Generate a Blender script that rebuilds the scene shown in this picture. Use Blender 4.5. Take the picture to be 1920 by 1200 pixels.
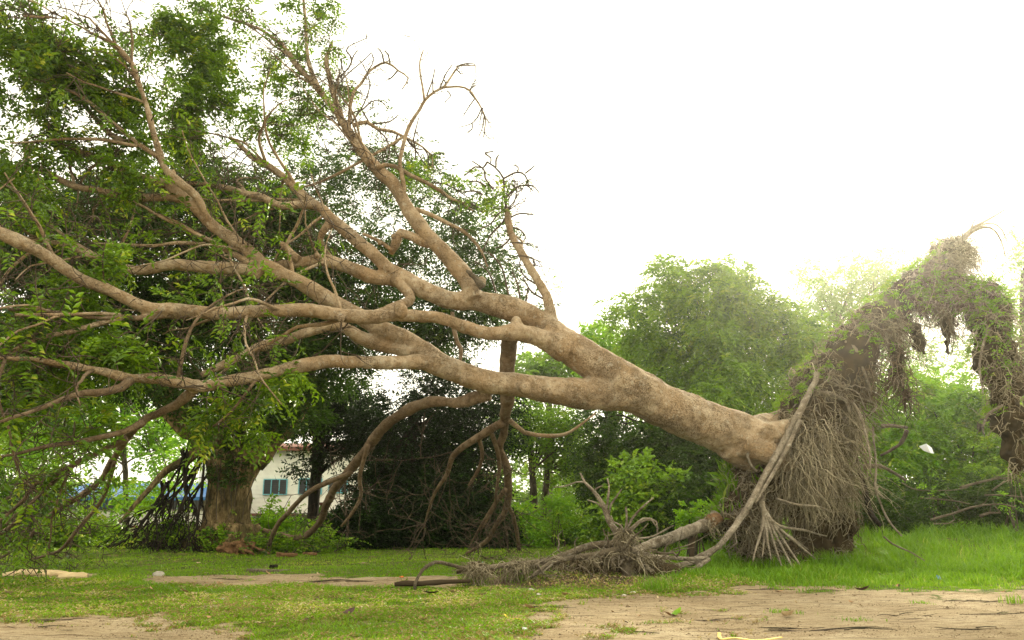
import bpy, math, random
import numpy as np
from mathutils import Vector, noise, kdtree

for o in list(bpy.data.objects): bpy.data.objects.remove(o)
C = bpy.context.scene.collection
SC = bpy.context.scene
R = math.radians

# ------------------------------------------------------------------ camera
CAM_H = 0.9; F = 1500.0; PITCH = math.atan(350/1500.0)
cam_d = bpy.data.cameras.new('camera'); cam = bpy.data.objects.new('camera', cam_d); C.objects.link(cam)
cam_d.sensor_width = 36; cam_d.lens = F/1920*36; cam_d.clip_start = 0.05; cam_d.clip_end = 900
cam.location = (0, 0, CAM_H); cam.rotation_euler = (R(90)+PITCH, 0, 0)
SC.camera = cam
SC.render.resolution_x = 1024; SC.render.resolution_y = 640

# ------------------------------------------------------------------ daylight: bright overcast
SUN_TO = Vector((math.sin(R(27)), math.cos(R(27)), math.tan(R(24)))).normalized()
FLARE_HAZE = 0.0011  # density of the air volume added for the flare glow
SUN_EL = math.asin(SUN_TO.z); SUN_AZ = math.atan2(SUN_TO.x, SUN_TO.y)
w = bpy.data.worlds.new('World'); SC.world = w; w.use_nodes = True
nt = w.node_tree; nt.nodes.clear()
sky = nt.nodes.new('ShaderNodeTexSky'); sky.sky_type = 'NISHITA'; sky.sun_disc = False
sky.sun_elevation = SUN_EL; sky.sun_rotation = SUN_AZ; sky.dust_density = 3
sb = nt.nodes.new('ShaderNodeVectorMath'); sb.operation = 'SCALE'; sb.inputs[3].default_value = 0.10
nt.links.new(sky.outputs[0], sb.inputs[0])
tc = nt.nodes.new('ShaderNodeTexCoord')
mp = nt.nodes.new('ShaderNodeMapping'); mp.inputs['Scale'].default_value = (1.2, 1.2, 3.0)
cn = nt.nodes.new('ShaderNodeTexNoise'); cn.inputs['Scale'].default_value = 1.6; cn.inputs['Detail'].default_value = 5
nt.links.new(tc.outputs['Generated'], mp.inputs[0]); nt.links.new(mp.outputs[0], cn.inputs['Vector'])
cr = nt.nodes.new('ShaderNodeValToRGB'); nt.links.new(cn.outputs[0], cr.inputs[0])
cr.color_ramp.elements[0].position = 0.3; cr.color_ramp.elements[0].color = (1.26, 1.20, 0.98, 1)
cr.color_ramp.elements[1].position = 0.7; cr.color_ramp.elements[1].color = (1.50, 1.43, 1.17, 1)
mx = nt.nodes.new('ShaderNodeMix'); mx.data_type = 'RGBA'; mx.inputs[0].default_value = 0.93
nt.links.new(sb.outputs[0], mx.inputs[6]); nt.links.new(cr.outputs[0], mx.inputs[7])
bg = nt.nodes.new('ShaderNodeBackground'); bg.inputs[1].default_value = 1.0
nt.links.new(mx.outputs[2], bg.inputs[0])
wo = nt.nodes.new('ShaderNodeOutputWorld'); nt.links.new(bg.outputs[0], wo.inputs[0])
sun_d = bpy.data.lights.new('sun', 'SUN'); sun_d.energy = 5.0; sun_d.angle = R(14); sun_d.color = (1.0, 0.91, 0.66)
sun = bpy.data.objects.new('sun', sun_d); C.objects.link(sun)
sun.rotation_euler = (-SUN_TO).to_track_quat('-Z', 'Y').to_euler()
SC.view_settings.view_transform = 'Standard'; SC.view_settings.look = 'None'
SC.view_settings.exposure = 0.86; SC.view_settings.gamma = 1.0; SC.view_settings.use_curve_mapping = False
SC.render.engine = 'CYCLES'
SC.cycles.max_bounces = 5; SC.cycles.diffuse_bounces = 2; SC.cycles.glossy_bounces = 2
SC.cycles.transmission_bounces = 4; SC.cycles.transparent_max_bounces = 4

# ------------------------------------------------------------------ helpers
rng = np.random.default_rng(11); random.seed(5)
cp, sp = math.cos(PITCH), math.sin(PITCH)
def P(px, py, Y):
    x = (px-960)/F; u = -(py-600)/F
    s = Y/(cp-sp*u)
    return np.array((x*s, Y, CAM_H+(sp+cp*u)*s))
def pxm(px, py, Y): return Y/(cp+sp*(py-600)/F)/F       # metres per pixel at that depth
def G(px, py):                                          # point of the ground seen at a pixel
    x = (px-960)/F; u = -(py-600)/F; s = -CAM_H/(sp+cp*u)
    return np.array((x*s, (cp-sp*u)*s, 0.0))
def proj(X, Y, Z):
    z = Z-CAM_H; d = cp*Y+sp*z; u = (-sp*Y+cp*z)/d
    return 960+F*X/d, 600-F*u
def norm(v): return v/np.maximum(np.linalg.norm(v, axis=-1, keepdims=True), 1e-9)

def tag(o, label=None, cat=None, group=None, kind=None):
    if label: o['label'] = label
    if cat: o['category'] = cat
    if group: o['group'] = group
    if kind: o['kind'] = kind
    return o
def empty(name, loc, label, cat, group=None):
    o = bpy.data.objects.new(name, None); C.objects.link(o); o.location = loc; o.empty_display_size = .3
    return tag(o, label, cat, group)
def link(name, me, mat, parent=None):
    if mat is not None and not me.materials: me.materials.append(mat)
    o = bpy.data.objects.new(name, me); C.objects.link(o)
    if parent is not None:
        o.parent = parent
        p = parent; off = Vector((0, 0, 0))
        while p is not None: off += p.location; p = p.parent
        o.location = -off
    return o
def mk(name, V, Fs, smooth=True, tint=None):
    """V Nx3 array, Fs MxK array (uniform) or list"""
    me = bpy.data.meshes.new(name)
    V = np.asarray(V, dtype=np.float32)
    if isinstance(Fs, np.ndarray):
        k = Fs.shape[1]; m = Fs.shape[0]
        me.vertices.add(len(V)); me.vertices.foreach_set('co', V.ravel())
        me.loops.add(m*k); me.loops.foreach_set('vertex_index', Fs.astype(np.int32).ravel())
        me.polygons.add(m); me.polygons.foreach_set('loop_start', np.arange(0, m*k, k, dtype=np.int32))
        me.polygons.foreach_set('use_smooth', np.full(m, smooth))
        me.update(calc_edges=True)
    else:
        me.from_pydata(V.tolist(), [], Fs)
        for p in me.polygons: p.use_smooth = smooth
    if tint is not None:
        a = me.attributes.new('tint', 'FLOAT', 'POINT'); a.data.foreach_set('value', np.asarray(tint, dtype=np.float32))
    return me

def vnoise(x, y, seed=0):
    xi = np.floor(x).astype(np.int64); yi = np.floor(y).astype(np.int64)
    xf = x-xi; yf = y-yi; u = xf*xf*(3-2*xf); v = yf*yf*(3-2*yf)
    def h(a, b):
        n = (a*374761393+b*668265263+seed*69069) & 0xffffffff
        n = ((n ^ (n >> 13))*1274126177) & 0xffffffff
        return ((n ^ (n >> 16)) & 0xffff)/65535.0
    return (h(xi, yi)*(1-u)+h(xi+1, yi)*u)*(1-v)+(h(xi, yi+1)*(1-u)+h(xi+1, yi+1)*u)*v
def fbm(x, y, seed=0, o=4):
    s = 0; a = .5; t = 0
    for i in range(o):
        s = s+a*vnoise(x*2**i, y*2**i, seed+i*17); t += a; a *= .5
    return s/t

def smoothline(pts, rad, step=0.12, wig=0.0, seed=0):
    pts = np.asarray(pts, float); rad = np.asarray(rad, float); n = len(pts)
    P0 = np.vstack([2*pts[0]-pts[1], pts, 2*pts[-1]-pts[-2]])
    out = []; ro = []
    for i in range(n-1):
        a, b, c, d = P0[i:i+4]; L = np.linalg.norm(c-b); m = max(1, int(L/step))
        t = np.arange(m)[:, None]/m
        out.append(.5*((2*b)+(-a+c)*t+(2*a-5*b+4*c-d)*t*t+(-a+3*b-3*c+d)*t**3))
        ro.append((rad[i]+(rad[i+1]-rad[i])*t[:, 0]))
    out.append(pts[-1:]); ro.append(rad[-1:])
    out = np.vstack(out); ro = np.concatenate(ro)
    if wig > 0:
        for k in range(len(out)):
            v = noise.noise_vector(Vector(out[k]*1.9)+Vector((seed*3.1, 0, 0)))
            out[k] += np.array(v)*wig*min(1, k/4)
    return out, ro
def tube(pts, rad, sides=8, caps=True, bump=0.0, seed=0, V0=0):
    pts = np.asarray(pts, float); n = len(pts)
    t = norm(np.gradient(pts, axis=0))
    ref = np.array((0, 0, 1.)) if abs(t[0][2]) < .9 else np.array((0, 1., 0))
    u = np.zeros_like(t); u[0] = norm(np.cross(t[0], ref))
    for i in range(1, n):
        a = u[i-1]-t[i]*np.dot(u[i-1], t[i]); u[i] = a/max(np.linalg.norm(a), 1e-9)
    v = np.cross(t, u)
    ang = np.arange(sides)*2*math.pi/sides
    rr = np.asarray(rad)[:, None]*np.ones(sides)[None]
    if bump > 0:
        rg = np.random.default_rng(seed+99)
        k = rg.normal(0, 1, (n, sides)); k = (k+np.roll(k, 1, 1)+np.roll(k, 1, 0))/1.7
        rr = rr*(1+bump*k)
    V = pts[:, None]+rr[..., None]*(np.cos(ang)[None, :, None]*u[:, None]+np.sin(ang)[None, :, None]*v[:, None])
    V = V.reshape(-1, 3)
    i = np.arange(n-1)[:, None]*sides; j = np.arange(sides)[None]; j2 = (j+1) % sides
    Q = np.stack([i+j, i+j2, i+sides+j2, i+sides+j], -1).reshape(-1, 4)
    Fs = Q.tolist()
    if caps: Fs += [list(range(sides))[::-1], list(range((n-1)*sides, n*sides))]
    return V, [[a+V0 for a in f] for f in Fs]
class MB:
    def __init__(s): s.V = []; s.F = []; s.n = 0
    def add(s, V, Fs):
        V = np.asarray(V, float); s.V.append(V); s.F += [[a+s.n for a in f] for f in Fs]; s.n += len(V); return s
    def tube(s, pts, rad, sides=8, step=.12, wig=0, bump=0, seed=0, caps=True):
        p, r = smoothline(pts, rad, step, wig, seed); V, Fs = tube(p, r, sides, caps, bump, seed); return s.add(V, Fs)
    def box(s, lo, hi):
        x0, y0, z0 = lo; x1, y1, z1 = hi
        return s.add([(x0,y0,z0),(x1,y0,z0),(x1,y1,z0),(x0,y1,z0),(x0,y0,z1),(x1,y0,z1),(x1,y1,z1),(x0,y1,z1)],
                     [[0,3,2,1],[4,5,6,7],[0,1,5,4],[1,2,6,5],[2,3,7,6],[3,0,4,7]])
    def me(s, name, smooth=True): return mk(name, np.vstack(s.V), s.F, smooth)
    def obj(s, name, mat, parent=None, smooth=True): return link(name, s.me(name, smooth), mat, parent)

def batch_tubes(P_, R_, sides=3):
    """P_ (M,N,3), R_ (M,N) -> V, quads"""
    M, N, _ = P_.shape
    t = norm(np.gradient(P_, axis=1))
    ref = norm(rng.normal(size=(M, 1, 3)))
    ref = norm(np.cross(norm(P_[:, -1:]-P_[:, :1]), ref))
    u = norm(np.cross(t, ref)); v = np.cross(t, u)
    ang = np.arange(sides)*2*math.pi/sides
    V = P_[:, :, None]+R_[:, :, None, None]*(np.cos(ang)[None, None, :, None]*u[:, :, None]+np.sin(ang)[None, None, :, None]*v[:, :, None])
    V = V.reshape(-1, 3)
    b = (np.arange(M)*N*sides)[:, None, None]; i = (np.arange(N-1)*sides)[None, :, None]; j = np.arange(sides)[None, None]; j2 = (j+1) % sides
    Q = np.stack([b+i+j, b+i+j2, b+i+sides+j2, b+i+sides+j], -1).reshape(-1, 4)
    return V, Q
def leaves(pos, d, n, L, W, fold=.22, droop=.12):
    """folded leaves, 2 triangles each"""
    d = norm(d); s = norm(np.cross(d, n)); n = np.cross(s, d)
    L = L[:, None]; W = W[:, None]
    a = pos; b = pos+d*L*.48+s*W*.5+n*W*fold; c = pos+d*L-n*L*droop; e = pos+d*L*.48-s*W*.5+n*W*fold
    V = np.stack([a, b, c, e], 1).reshape(-1, 3)
    k = (np.arange(len(pos))*4)[:, None]
    Fs = np.stack([k+np.array([0, 1, 2]), k+np.array([0, 2, 3])], 1).reshape(-1, 3)
    return V, Fs
def spray_leaves(o, a, K, slen, L, W, rg, droop=.35, alt=True, jit=.28):
    """compound leaves / leafy twig ends: K leaflets along axis a from o"""
    M = len(o); a = norm(a)
    t = np.linspace(.12, 1, K)[None]; side = norm(np.cross(a, np.array((0, 0, 1.))+rg.normal(0, .35, (M, 3))))
    up = np.cross(side, a)
    sl = slen if np.ndim(slen) else np.full(M, slen)
    pos = o[:, None]+a[:, None]*(sl[:, None, None]*t[..., None])
    pos[..., 2] -= droop*(sl[:, None]*t**2)
    sg = np.where(np.arange(K) % 2 == 0, 1., -1.)[None, :, None]
    if not alt: sg = rg.choice([-1., 1.], (M, K, 1))
    dd = a[:, None]*.55+side[:, None]*sg*.85+rg.normal(0, jit, (M, K, 3)); dd[..., 2] -= droop*.5
    nn = up[:, None]+rg.normal(0, .35, (M, K, 3))
    l = L*rg.uniform(.7, 1.2, (M, K)); ww = W*rg.uniform(.75, 1.2, (M, K))
    tint = np.repeat(np.clip(rg.normal(.5, .2, (M, 1))+rg.normal(0, .12, (M, K)), 0, 1).ravel(), 4)
    V, Fs = leaves(pos.reshape(-1, 3), dd.reshape(-1, 3), nn.reshape(-1, 3), l.ravel(), ww.ravel())
    return V, Fs, tint

# ------------------------------------------------------------------ materials
def newmat(name):
    m = bpy.data.materials.new(name); m.use_nodes = True; n = m.node_tree; n.nodes.clear()
    return m, n
def N(n, t, **kw):
    x = n.nodes.new(t)
    for k, v in kw.items():
        if k in x.inputs: x.inputs[k].default_value = v
        else: setattr(x, k, v)
    return x
def ramp(n, src, stops):
    r = n.nodes.new('ShaderNodeValToRGB'); n.links.new(src, r.inputs[0]); e = r.color_ramp.elements
    while len(e) < len(stops): e.new(.5)
    for i, (p, c) in enumerate(stops): e[i].position = p; e[i].color = (*c, 1) if len(c) == 3 else c
    return r.outputs[0]
def mixc(n, f, a, b, mode='MIX'):
    m = n.nodes.new('ShaderNodeMix'); m.data_type = 'RGBA'; m.blend_type = mode
    for s, i in ((f, 0), (a, 6), (b, 7)):
        if isinstance(s, (int, float)): m.inputs[i].default_value = s
        elif isinstance(s, tuple): m.inputs[i].default_value = (*s, 1)
        else: n.links.new(s, m.inputs[i])
    return m.outputs[2]
def coords(n, scale=(1, 1, 1), rot=(0, 0, 0)):
    g = n.nodes.new('ShaderNodeNewGeometry'); mpp = n.nodes.new('ShaderNodeMapping')
    mpp.inputs['Scale'].default_value = scale; mpp.inputs['Rotation'].default_value = rot
    n.links.new(g.outputs['Position'], mpp.inputs[0]); return mpp.outputs[0]
def ocoords(n, scale=(1, 1, 1)):
    g = n.nodes.new('ShaderNodeTexCoord'); mpp = n.nodes.new('ShaderNodeMapping')
    mpp.inputs['Scale'].default_value = scale
    n.links.new(g.outputs['Object'], mpp.inputs[0]); return mpp.outputs[0]
def noisef(n, vec, scale, detail=4, rough=.55):
    t = N(n, 'ShaderNodeTexNoise'); t.inputs['Scale'].default_value = scale; t.inputs['Detail'].default_value = detail
    t.inputs['Roughness'].default_value = rough; n.links.new(vec, t.inputs['Vector']); return t.outputs[0]
def finish(n, col, rough=.8, bump=None, bs=.4, bd=.02, spec=.3):
    b = N(n, 'ShaderNodeBsdfPrincipled'); o = N(n, 'ShaderNodeOutputMaterial')
    if isinstance(col, tuple): b.inputs['Base Color'].default_value = (*col, 1)
    else: n.links.new(col, b.inputs['Base Color'])
    if isinstance(rough, (int, float)): b.inputs['Roughness'].default_value = rough
    else: n.links.new(rough, b.inputs['Roughness'])
    b.inputs['Specular IOR Level'].default_value = spec
    if bump is not None:
        bp = N(n, 'ShaderNodeBump'); bp.inputs['Strength'].default_value = bs; bp.inputs['Distance'].default_value = bd
        n.links.new(bump, bp.inputs['Height']); n.links.new(bp.outputs[0], b.inputs['Normal'])
    n.links.new(b.outputs[0], o.inputs[0]); return b
def math2(n, op, a, b):
    m = n.nodes.new('ShaderNodeMath'); m.operation = op
    for i, s in enumerate((a, b)):
        if isinstance(s, (int, float)): m.inputs[i].default_value = s
        else: n.links.new(s, m.inputs[i])
    return m.outputs[0]

def mat_bark(name, c1, c2, c3, lich=(.42, .40, .33), streak=False, bs=.6):
    m, n = newmat(name); v = coords(n)
    big = noisef(n, v, 1.6, 5, .6); mid = noisef(n, v, 9, 6, .65); fin = noisef(n, v, 60, 4, .7)
    col = ramp(n, big, [(.3, c1), (.62, c2)])
    col = mixc(n, ramp(n, mid, [(.42, (0, 0, 0)), (.66, (1, 1, 1))]), col, c3)
    vo = N(n, 'ShaderNodeTexVoronoi'); vo.feature = 'DISTANCE_TO_EDGE'; vo.inputs['Scale'].default_value = 14
    wv = coords(n, (1, 1, 1.0)); dist = N(n, 'ShaderNodeVectorMath', operation='ADD')
    nn2 = N(n, 'ShaderNodeTexNoise'); nn2.inputs['Scale'].default_value = 7; n.links.new(wv, nn2.inputs['Vector'])
    n.links.new(wv, dist.inputs[0]); n.links.new(nn2.outputs[1], dist.inputs[1]); n.links.new(dist.outputs[0], vo.inputs['Vector'])
    crack = ramp(n, vo.outputs[0], [(.0, (.22, .2, .18)), (.09, (1, 1, 1))])
    patch = ramp(n, noisef(n, v, 2.6, 5, .65), [(.46, (0, 0, 0)), (.60, (1, 1, 1))])
    crk = mixc(n, patch, (1, 1, 1), crack)
    col = mixc(n, .75, col, crk, 'MULTIPLY')
    sp_ = ramp(n, fin, [(.40, (.20, .16, .11)), (.54, (1, 1, 1))])
    gi = N(n, 'ShaderNodeAttribute'); gi.attribute_name = 'girth'; gir = ramp(n, gi.outputs['Fac'], [(.12, (0, 0, 0)), (.30, (1, 1, 1))])
    col = mixc(n, math2(n, 'MULTIPLY', ramp(n, noisef(n, v, 2.3, 3), [(.35, (.25, .25, .25)), (.65, (.9, .9, .9))]), math2(n, 'ADD', .45, math2(n, 'MULTIPLY', gir, .6))), col, sp_, 'MULTIPLY')
    md3 = ramp(n, noisef(n, coords(n, (1, 1, 1)), 24, 6, .75), [(.36, (.34, .28, .22)), (.46, (1, 1, 1))])
    col = mixc(n, .55, col, md3, 'MULTIPLY')
    spot = ramp(n, noisef(n, v, 17, 3, .5), [(.60, (0, 0, 0)), (.68, (1, 1, 1))])
    col = mixc(n, math2(n, 'MULTIPLY', spot, .55), col, lich)
    dspot = ramp(n, noisef(n, coords(n, (1.3, .8, 1.1)), 11, 6, .7), [(.62, (0, 0, 0)), (.70, (1, 1, 1))])
    col = mixc(n, math2(n, 'MULTIPLY', dspot, .75), col, (c1[0]*.30, c1[1]*.30, c1[2]*.3))
    h = math2(n, 'ADD', math2(n, 'MULTIPLY', mid, 1.0), math2(n, 'MULTIPLY', fin, .45))
    h = math2(n, 'ADD', h, math2(n, 'MULTIPLY', crk, .5))
    finish(n, col, .85, h, min(1, bs*1.4), .06, .2); return m
M = {}
def mat_simple_(name, col):
    m, n = newmat(name); t = noisef(n, coords(n), 9, 4); finish(n, ramp(n, t, [(.3, tuple(c*.6 for c in col)), (.7, tuple(c*1.5 for c in col))]), .85, t, .2, .01, .2); return m
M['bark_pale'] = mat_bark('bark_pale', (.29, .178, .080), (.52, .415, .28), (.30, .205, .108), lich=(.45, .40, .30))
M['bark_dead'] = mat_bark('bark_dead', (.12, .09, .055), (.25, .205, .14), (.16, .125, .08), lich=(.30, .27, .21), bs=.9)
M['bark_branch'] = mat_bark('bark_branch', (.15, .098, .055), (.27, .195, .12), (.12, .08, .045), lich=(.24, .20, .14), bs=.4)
M['twig'] = mat_simple_('twig', (.065, .046, .03))
def mat_furrow(name, c1, c2, c3):
    m, n = newmat(name); v = coords(n, (1, 1, .28))
    a = noisef(n, v, 9, 6, .7); b = noisef(n, v, 26, 5, .7); bb = noisef(n, coords(n), 2.2, 4)
    col = ramp(n, a, [(.35, c1), (.5, c2), (.66, c3)])
    col = mixc(n, ramp(n, bb, [(.42, (0, 0, 0)), (.6, (.8, .8, .8))]), col, (c1[0]*.8, c1[1]*1.05, c1[2]*.8))
    col = mixc(n, .85, col, ramp(n, b, [(.35, (.25, .22, .2)), (.55, (1, 1, 1))]), 'MULTIPLY')
    finish(n, col, .9, math2(n, 'ADD', a, math2(n, 'MULTIPLY', b, .5)), .9, .08, .15); return m
M['bark_rough'] = mat_furrow('bark_rough', (.07, .048, .022), (.28, .195, .09), (.52, .39, .19))
M['bark_dark'] = mat_furrow('bark_dark', (.015, .011, .008), (.035, .026, .018), (.06, .045, .03))
M['bark_grey'] = mat_furrow('bark_grey', (.06, .045, .032), (.15, .11, .08), (.24, .19, .14))
def mat_simple(name, col, rough=.6, nscale=12, amt=.35, spec=.3, bs=.2):
    m, n = newmat(name); v = coords(n); t = noisef(n, v, nscale, 4)
    dark = tuple(c*(1-amt) for c in col); lite = tuple(min(1, c*(1+amt*.6)) for c in col)
    finish(n, ramp(n, t, [(.3, dark), (.7, lite)]), rough, t, bs, .01, spec); return m
def mat_fibre(name, a, b_):
    m, n = newmat(name); at = N(n, 'ShaderNodeAttribute'); at.attribute_name = 'tint'
    finish(n, ramp(n, at.outputs['Fac'], [(.0, a), (1, b_)]), .9, None, spec=.1); return m
M['soil'] = mat_simple('soil', (.052, .037, .018), .95, 7, .6, .1, .9)
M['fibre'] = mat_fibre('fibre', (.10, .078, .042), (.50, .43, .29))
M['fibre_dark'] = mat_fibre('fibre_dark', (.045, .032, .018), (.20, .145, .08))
M['root'] = mat_bark('root', (.15, .115, .07), (.34, .28, .20), (.42, .36, .27), lich=(.5, .45, .36), bs=.8)
M['torn'] = mat_simple('torn', (.17, .095, .045), .9, 20, .6, .1, .9)
def mat_leaf(name, dark, lite, trans, yellow=None, tw=.35, gloss=.35):
    m, n = newmat(name)
    at = N(n, 'ShaderNodeAttribute'); at.attribute_name = 'tint'
    st = [(.1, dark), (.75, lite)]
    if yellow: st.append((.97, yellow))
    col = ramp(n, at.outputs['Fac'], st)
    b = N(n, 'ShaderNodeBsdfPrincipled'); b.inputs['Roughness'].default_value = .42; b.inputs['Specular IOR Level'].default_value = gloss
    n.links.new(col, b.inputs['Base Color'])
    t = N(n, 'ShaderNodeBsdfTranslucent'); n.links.new(mixc(n, .5, col, trans), t.inputs[0])
    mx_ = N(n, 'ShaderNodeMixShader'); mx_.inputs[0].default_value = tw
    n.links.new(b.outputs[0], mx_.inputs[1]); n.links.new(t.outputs[0], mx_.inputs[2])
    o = N(n, 'ShaderNodeOutputMaterial'); n.links.new(mx_.outputs[0], o.inputs[0]); return m
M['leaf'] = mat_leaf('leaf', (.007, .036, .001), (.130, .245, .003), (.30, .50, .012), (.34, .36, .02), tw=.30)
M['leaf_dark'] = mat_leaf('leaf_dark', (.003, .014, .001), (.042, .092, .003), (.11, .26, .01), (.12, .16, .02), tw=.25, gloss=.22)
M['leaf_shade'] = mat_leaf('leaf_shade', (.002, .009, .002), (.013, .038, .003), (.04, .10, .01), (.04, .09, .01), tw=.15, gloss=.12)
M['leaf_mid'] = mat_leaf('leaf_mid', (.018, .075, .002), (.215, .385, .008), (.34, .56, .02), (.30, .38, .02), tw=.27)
M['leaf_bright'] = mat_leaf('leaf_bright', (.05, .16, .004), (.21, .42, .008), (.36, .62, .02), (.38, .46, .04), tw=.42)
M['leaf_pale'] = mat_leaf('leaf_pale', (.11, .20, .05), (.22, .35, .09), (.40, .55, .12), (.36, .42, .10), tw=.5)
M['grass'] = mat_leaf('grass', (.065, .160, .003), (.200, .370, .006), (.38, .60, .012), (.48, .42, .09), tw=.35, gloss=.2)
M['grass_tall'] = mat_leaf('grass_tall', (.055, .140, .004), (.155, .315, .010), (.30, .50, .02), (.40, .42, .08), tw=.38, gloss=.2)
M['grass_dry'] = mat_leaf('grass_dry', (.12, .15, .015), (.27, .27, .04), (.34, .34, .05), (.42, .34, .14), tw=.3, gloss=.15)
M['moss'] = mat_simple('moss', (.15, .19, .025), .95, 9, .5, .1, .9)
M['grass_straw'] = mat_leaf('grass_straw', (.22, .15, .05), (.42, .32, .14), (.40, .32, .12), (.55, .45, .25), tw=.25, gloss=.15)

# ------------------------------------------------------------------ ground
def sstep(a, b, x):
    t = np.clip((x-a)/(b-a), 0, 1); return t*t*(3-2*t)
def masks(X, Y):
    """grass cover and dark soil cover of the ground at world X, Y"""
    px, py = proj(X, Y, np.zeros_like(X)); py = np.where(Y < 3, 1500, py)
    n1 = fbm(X*1.1, Y*1.1, 3); n2 = fbm(X*3.7, Y*3.7, 9); n3 = fbm(X*9, Y*9, 12); nn = (n1-.5)*1.0+(n2-.5)*1.0+(n3-.5)*.8
    g = np.ones_like(X)
    def cut(m): return 1-sstep(.18, .86, m+nn)
    e = np.interp(px, [880, 960, 1100, 1220, 1300, 1400, 1920, 2400], [1190, 1128, 1112, 1102, 1104, 1101, 1096, 1092])
    s1 = sstep(-24, 34, py-e)*sstep(885, 1090, px+(n1-.5)*160)
    s1 = np.maximum(s1, sstep(960, 1010, px)*sstep(1122, 1150, py)*np.where(px < 1190, 1, 0)*.75)
    e2 = np.interp(px, [-600, 0, 150, 300, 450, 560], [1160, 1152, 1156, 1150, 1166, 1250])
    s2 = sstep(-34, 40, py-e2)
    b = np.exp(-(((py-np.interp(px, [230, 500, 860], [1086, 1091, 1094]))/10.0)**4))*sstep(230, 330, px)*(1-sstep(840, 900, px))
    b2 = np.exp(-(((py-1079)/5.5)**4))*sstep(340, 430, px)*(1-sstep(560, 640, px))
    b3 = np.exp(-(((py-1080)/7.)**4))*(1-sstep(130, 210, px))
    b4 = .60*np.exp(-(((py-1158)/14.)**2))*sstep(480, 640, px)*(1-sstep(800, 900, px))+.58*np.exp(-(((py-1136)/9.)**2))*sstep(280, 360, px)*(1-sstep(560, 660, px))+.34*sstep(1120, 1200, py)*(1-sstep(1000, 1100, px))
    s = np.maximum.reduce([s1, s2, b, b2, b3*.8, b4])
    # beyond the picture's lower edge the sandy track goes on
    s = np.where(py > 1215, np.maximum(s, .75*sstep(1215, 1300, py)), s)
    g = cut(s*1.05-.02)
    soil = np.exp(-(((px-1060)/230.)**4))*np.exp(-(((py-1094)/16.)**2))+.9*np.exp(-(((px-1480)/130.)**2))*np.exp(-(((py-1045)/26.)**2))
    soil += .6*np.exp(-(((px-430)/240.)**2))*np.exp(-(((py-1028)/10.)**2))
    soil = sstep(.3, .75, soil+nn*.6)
    return g, soil
def hgt(X, Y):
    h = (fbm(X*.8, Y*.8, 5)-.5)*.10*np.clip((Y-5)/6, 0.3, 1)+(fbm(X*3, Y*3, 8)-.5)*.03+(fbm(X*7, Y*7, 18, 2)-.5)*.022
    h += .10*np.exp(-(((X+7.2)/2.2)**2+((Y-16.2)/1.5)**2))
    c = G(1090, 1088); h += .10*np.exp(-(((X-c[0])/1.6)**2+((Y-c[1])/.55)**2))
    h += .32*sstep(12.5, 17.5, Y)*sstep(2.5, 6.0, X)*(1-sstep(30, 60, Y))
    return h
def growth(a, b, fine, far, k=1.12):
    out = list(np.arange(a, b, fine)); s = fine; x = out[-1]
    while x < far: s *= k; x += s; out.append(x)
    return out
gy = growth(3.5, 13, .05, 150, 1.07); gy = [-50, -30, -10, 0, 1.5, 2.5, 3.0]+gy
gxp = growth(0, 7, .06, 150, 1.09); gx = [-a for a in gxp[:0:-1]]+gxp
XX, YY = np.meshgrid(np.array(gx), np.array(gy)); ZZ = hgt(XX, YY)
gm, so = masks(XX, YY)
nx_, ny_ = len(gx), len(gy)
ii = (np.arange(ny_-1)[:, None]*nx_+np.arange(nx_-1)[None]).ravel()
FQ = np.stack([ii, ii+1, ii+nx_+1, ii+nx_], 1)
me = mk('ground', np.stack([XX, YY, ZZ], -1).reshape(-1, 3), FQ)
for nm, arr in (('grass', gm), ('soil', so)):
    a = me.attributes.new(nm, 'FLOAT', 'POINT'); a.data.foreach_set('value', arr.ravel().astype(np.float32))
m, n = newmat('ground')
v = coords(n); ag = N(n, 'ShaderNodeAttribute'); ag.attribute_name = 'grass'; asl = N(n, 'ShaderNodeAttribute'); asl.attribute_name = 'soil'
vs = coords(n, (.55, 3.2, 1)); st = noisef(n, vs, 2.2, 7, .68); st2 = noisef(n, coords(n, (.35, 5.5, 1), (0, 0, .06)), 3.0, 6, .7)
fine = noisef(n, v, 75, 4, .7); pat = noisef(n, v, .9, 5, .6)
sand = ramp(n, pat, [(.3, (.31, .235, .13)), (.52, (.46, .365, .225)), (.75, (.54, .45, .30))])
sand = mixc(n, ramp(n, st, [(.46, (0, 0, 0)), (.64, (.65, .65, .65))]), sand, (.28, .20, .11))
sand = mixc(n, ramp(n, st2, [(.55, (0, 0, 0)), (.63, (.9, .9, .9))]), sand, (.14, .10, .06))
sand = mixc(n, .7, sand, ramp(n, fine, [(.34, (.45, .38, .32)), (.5, (1, 1, 1))]), 'MULTIPLY')
sand = mixc(n, .8, sand, ramp(n, noisef(n, coords(n, (1, 2.5, 1)), 9, 7, .75), [(.36, (.50, .42, .34)), (.50, (1, 1, 1))]), 'MULTIPLY')
peb = N(n, 'ShaderNodeTexVoronoi'); peb.inputs['Scale'].default_value = 30; n.links.new(v, peb.inputs['Vector'])
sand = mixc(n, ramp(n, peb.outputs[0], [(.09, (.6, .6, .6)), (.16, (0, 0, 0))]), sand, (.16, .11, .075))
turf = ramp(n, noisef(n, v, 6, 5), [(.3, (.05, .075, .012)), (.5, (.09, .12, .018)), (.64, (.17, .14, .05)), (.8, (.24, .18, .09))])
brk = noisef(n, v, 22, 4, .7)
gf = ramp(n, math2(n, 'ADD', ag.outputs['Fac'], math2(n, 'MULTIPLY', math2(n, 'SUBTRACT', brk, .5), 1.6)), [(.4, (0, 0, 0)), (.62, (1, 1, 1))])
col = mixc(n, gf, sand, turf)
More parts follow.
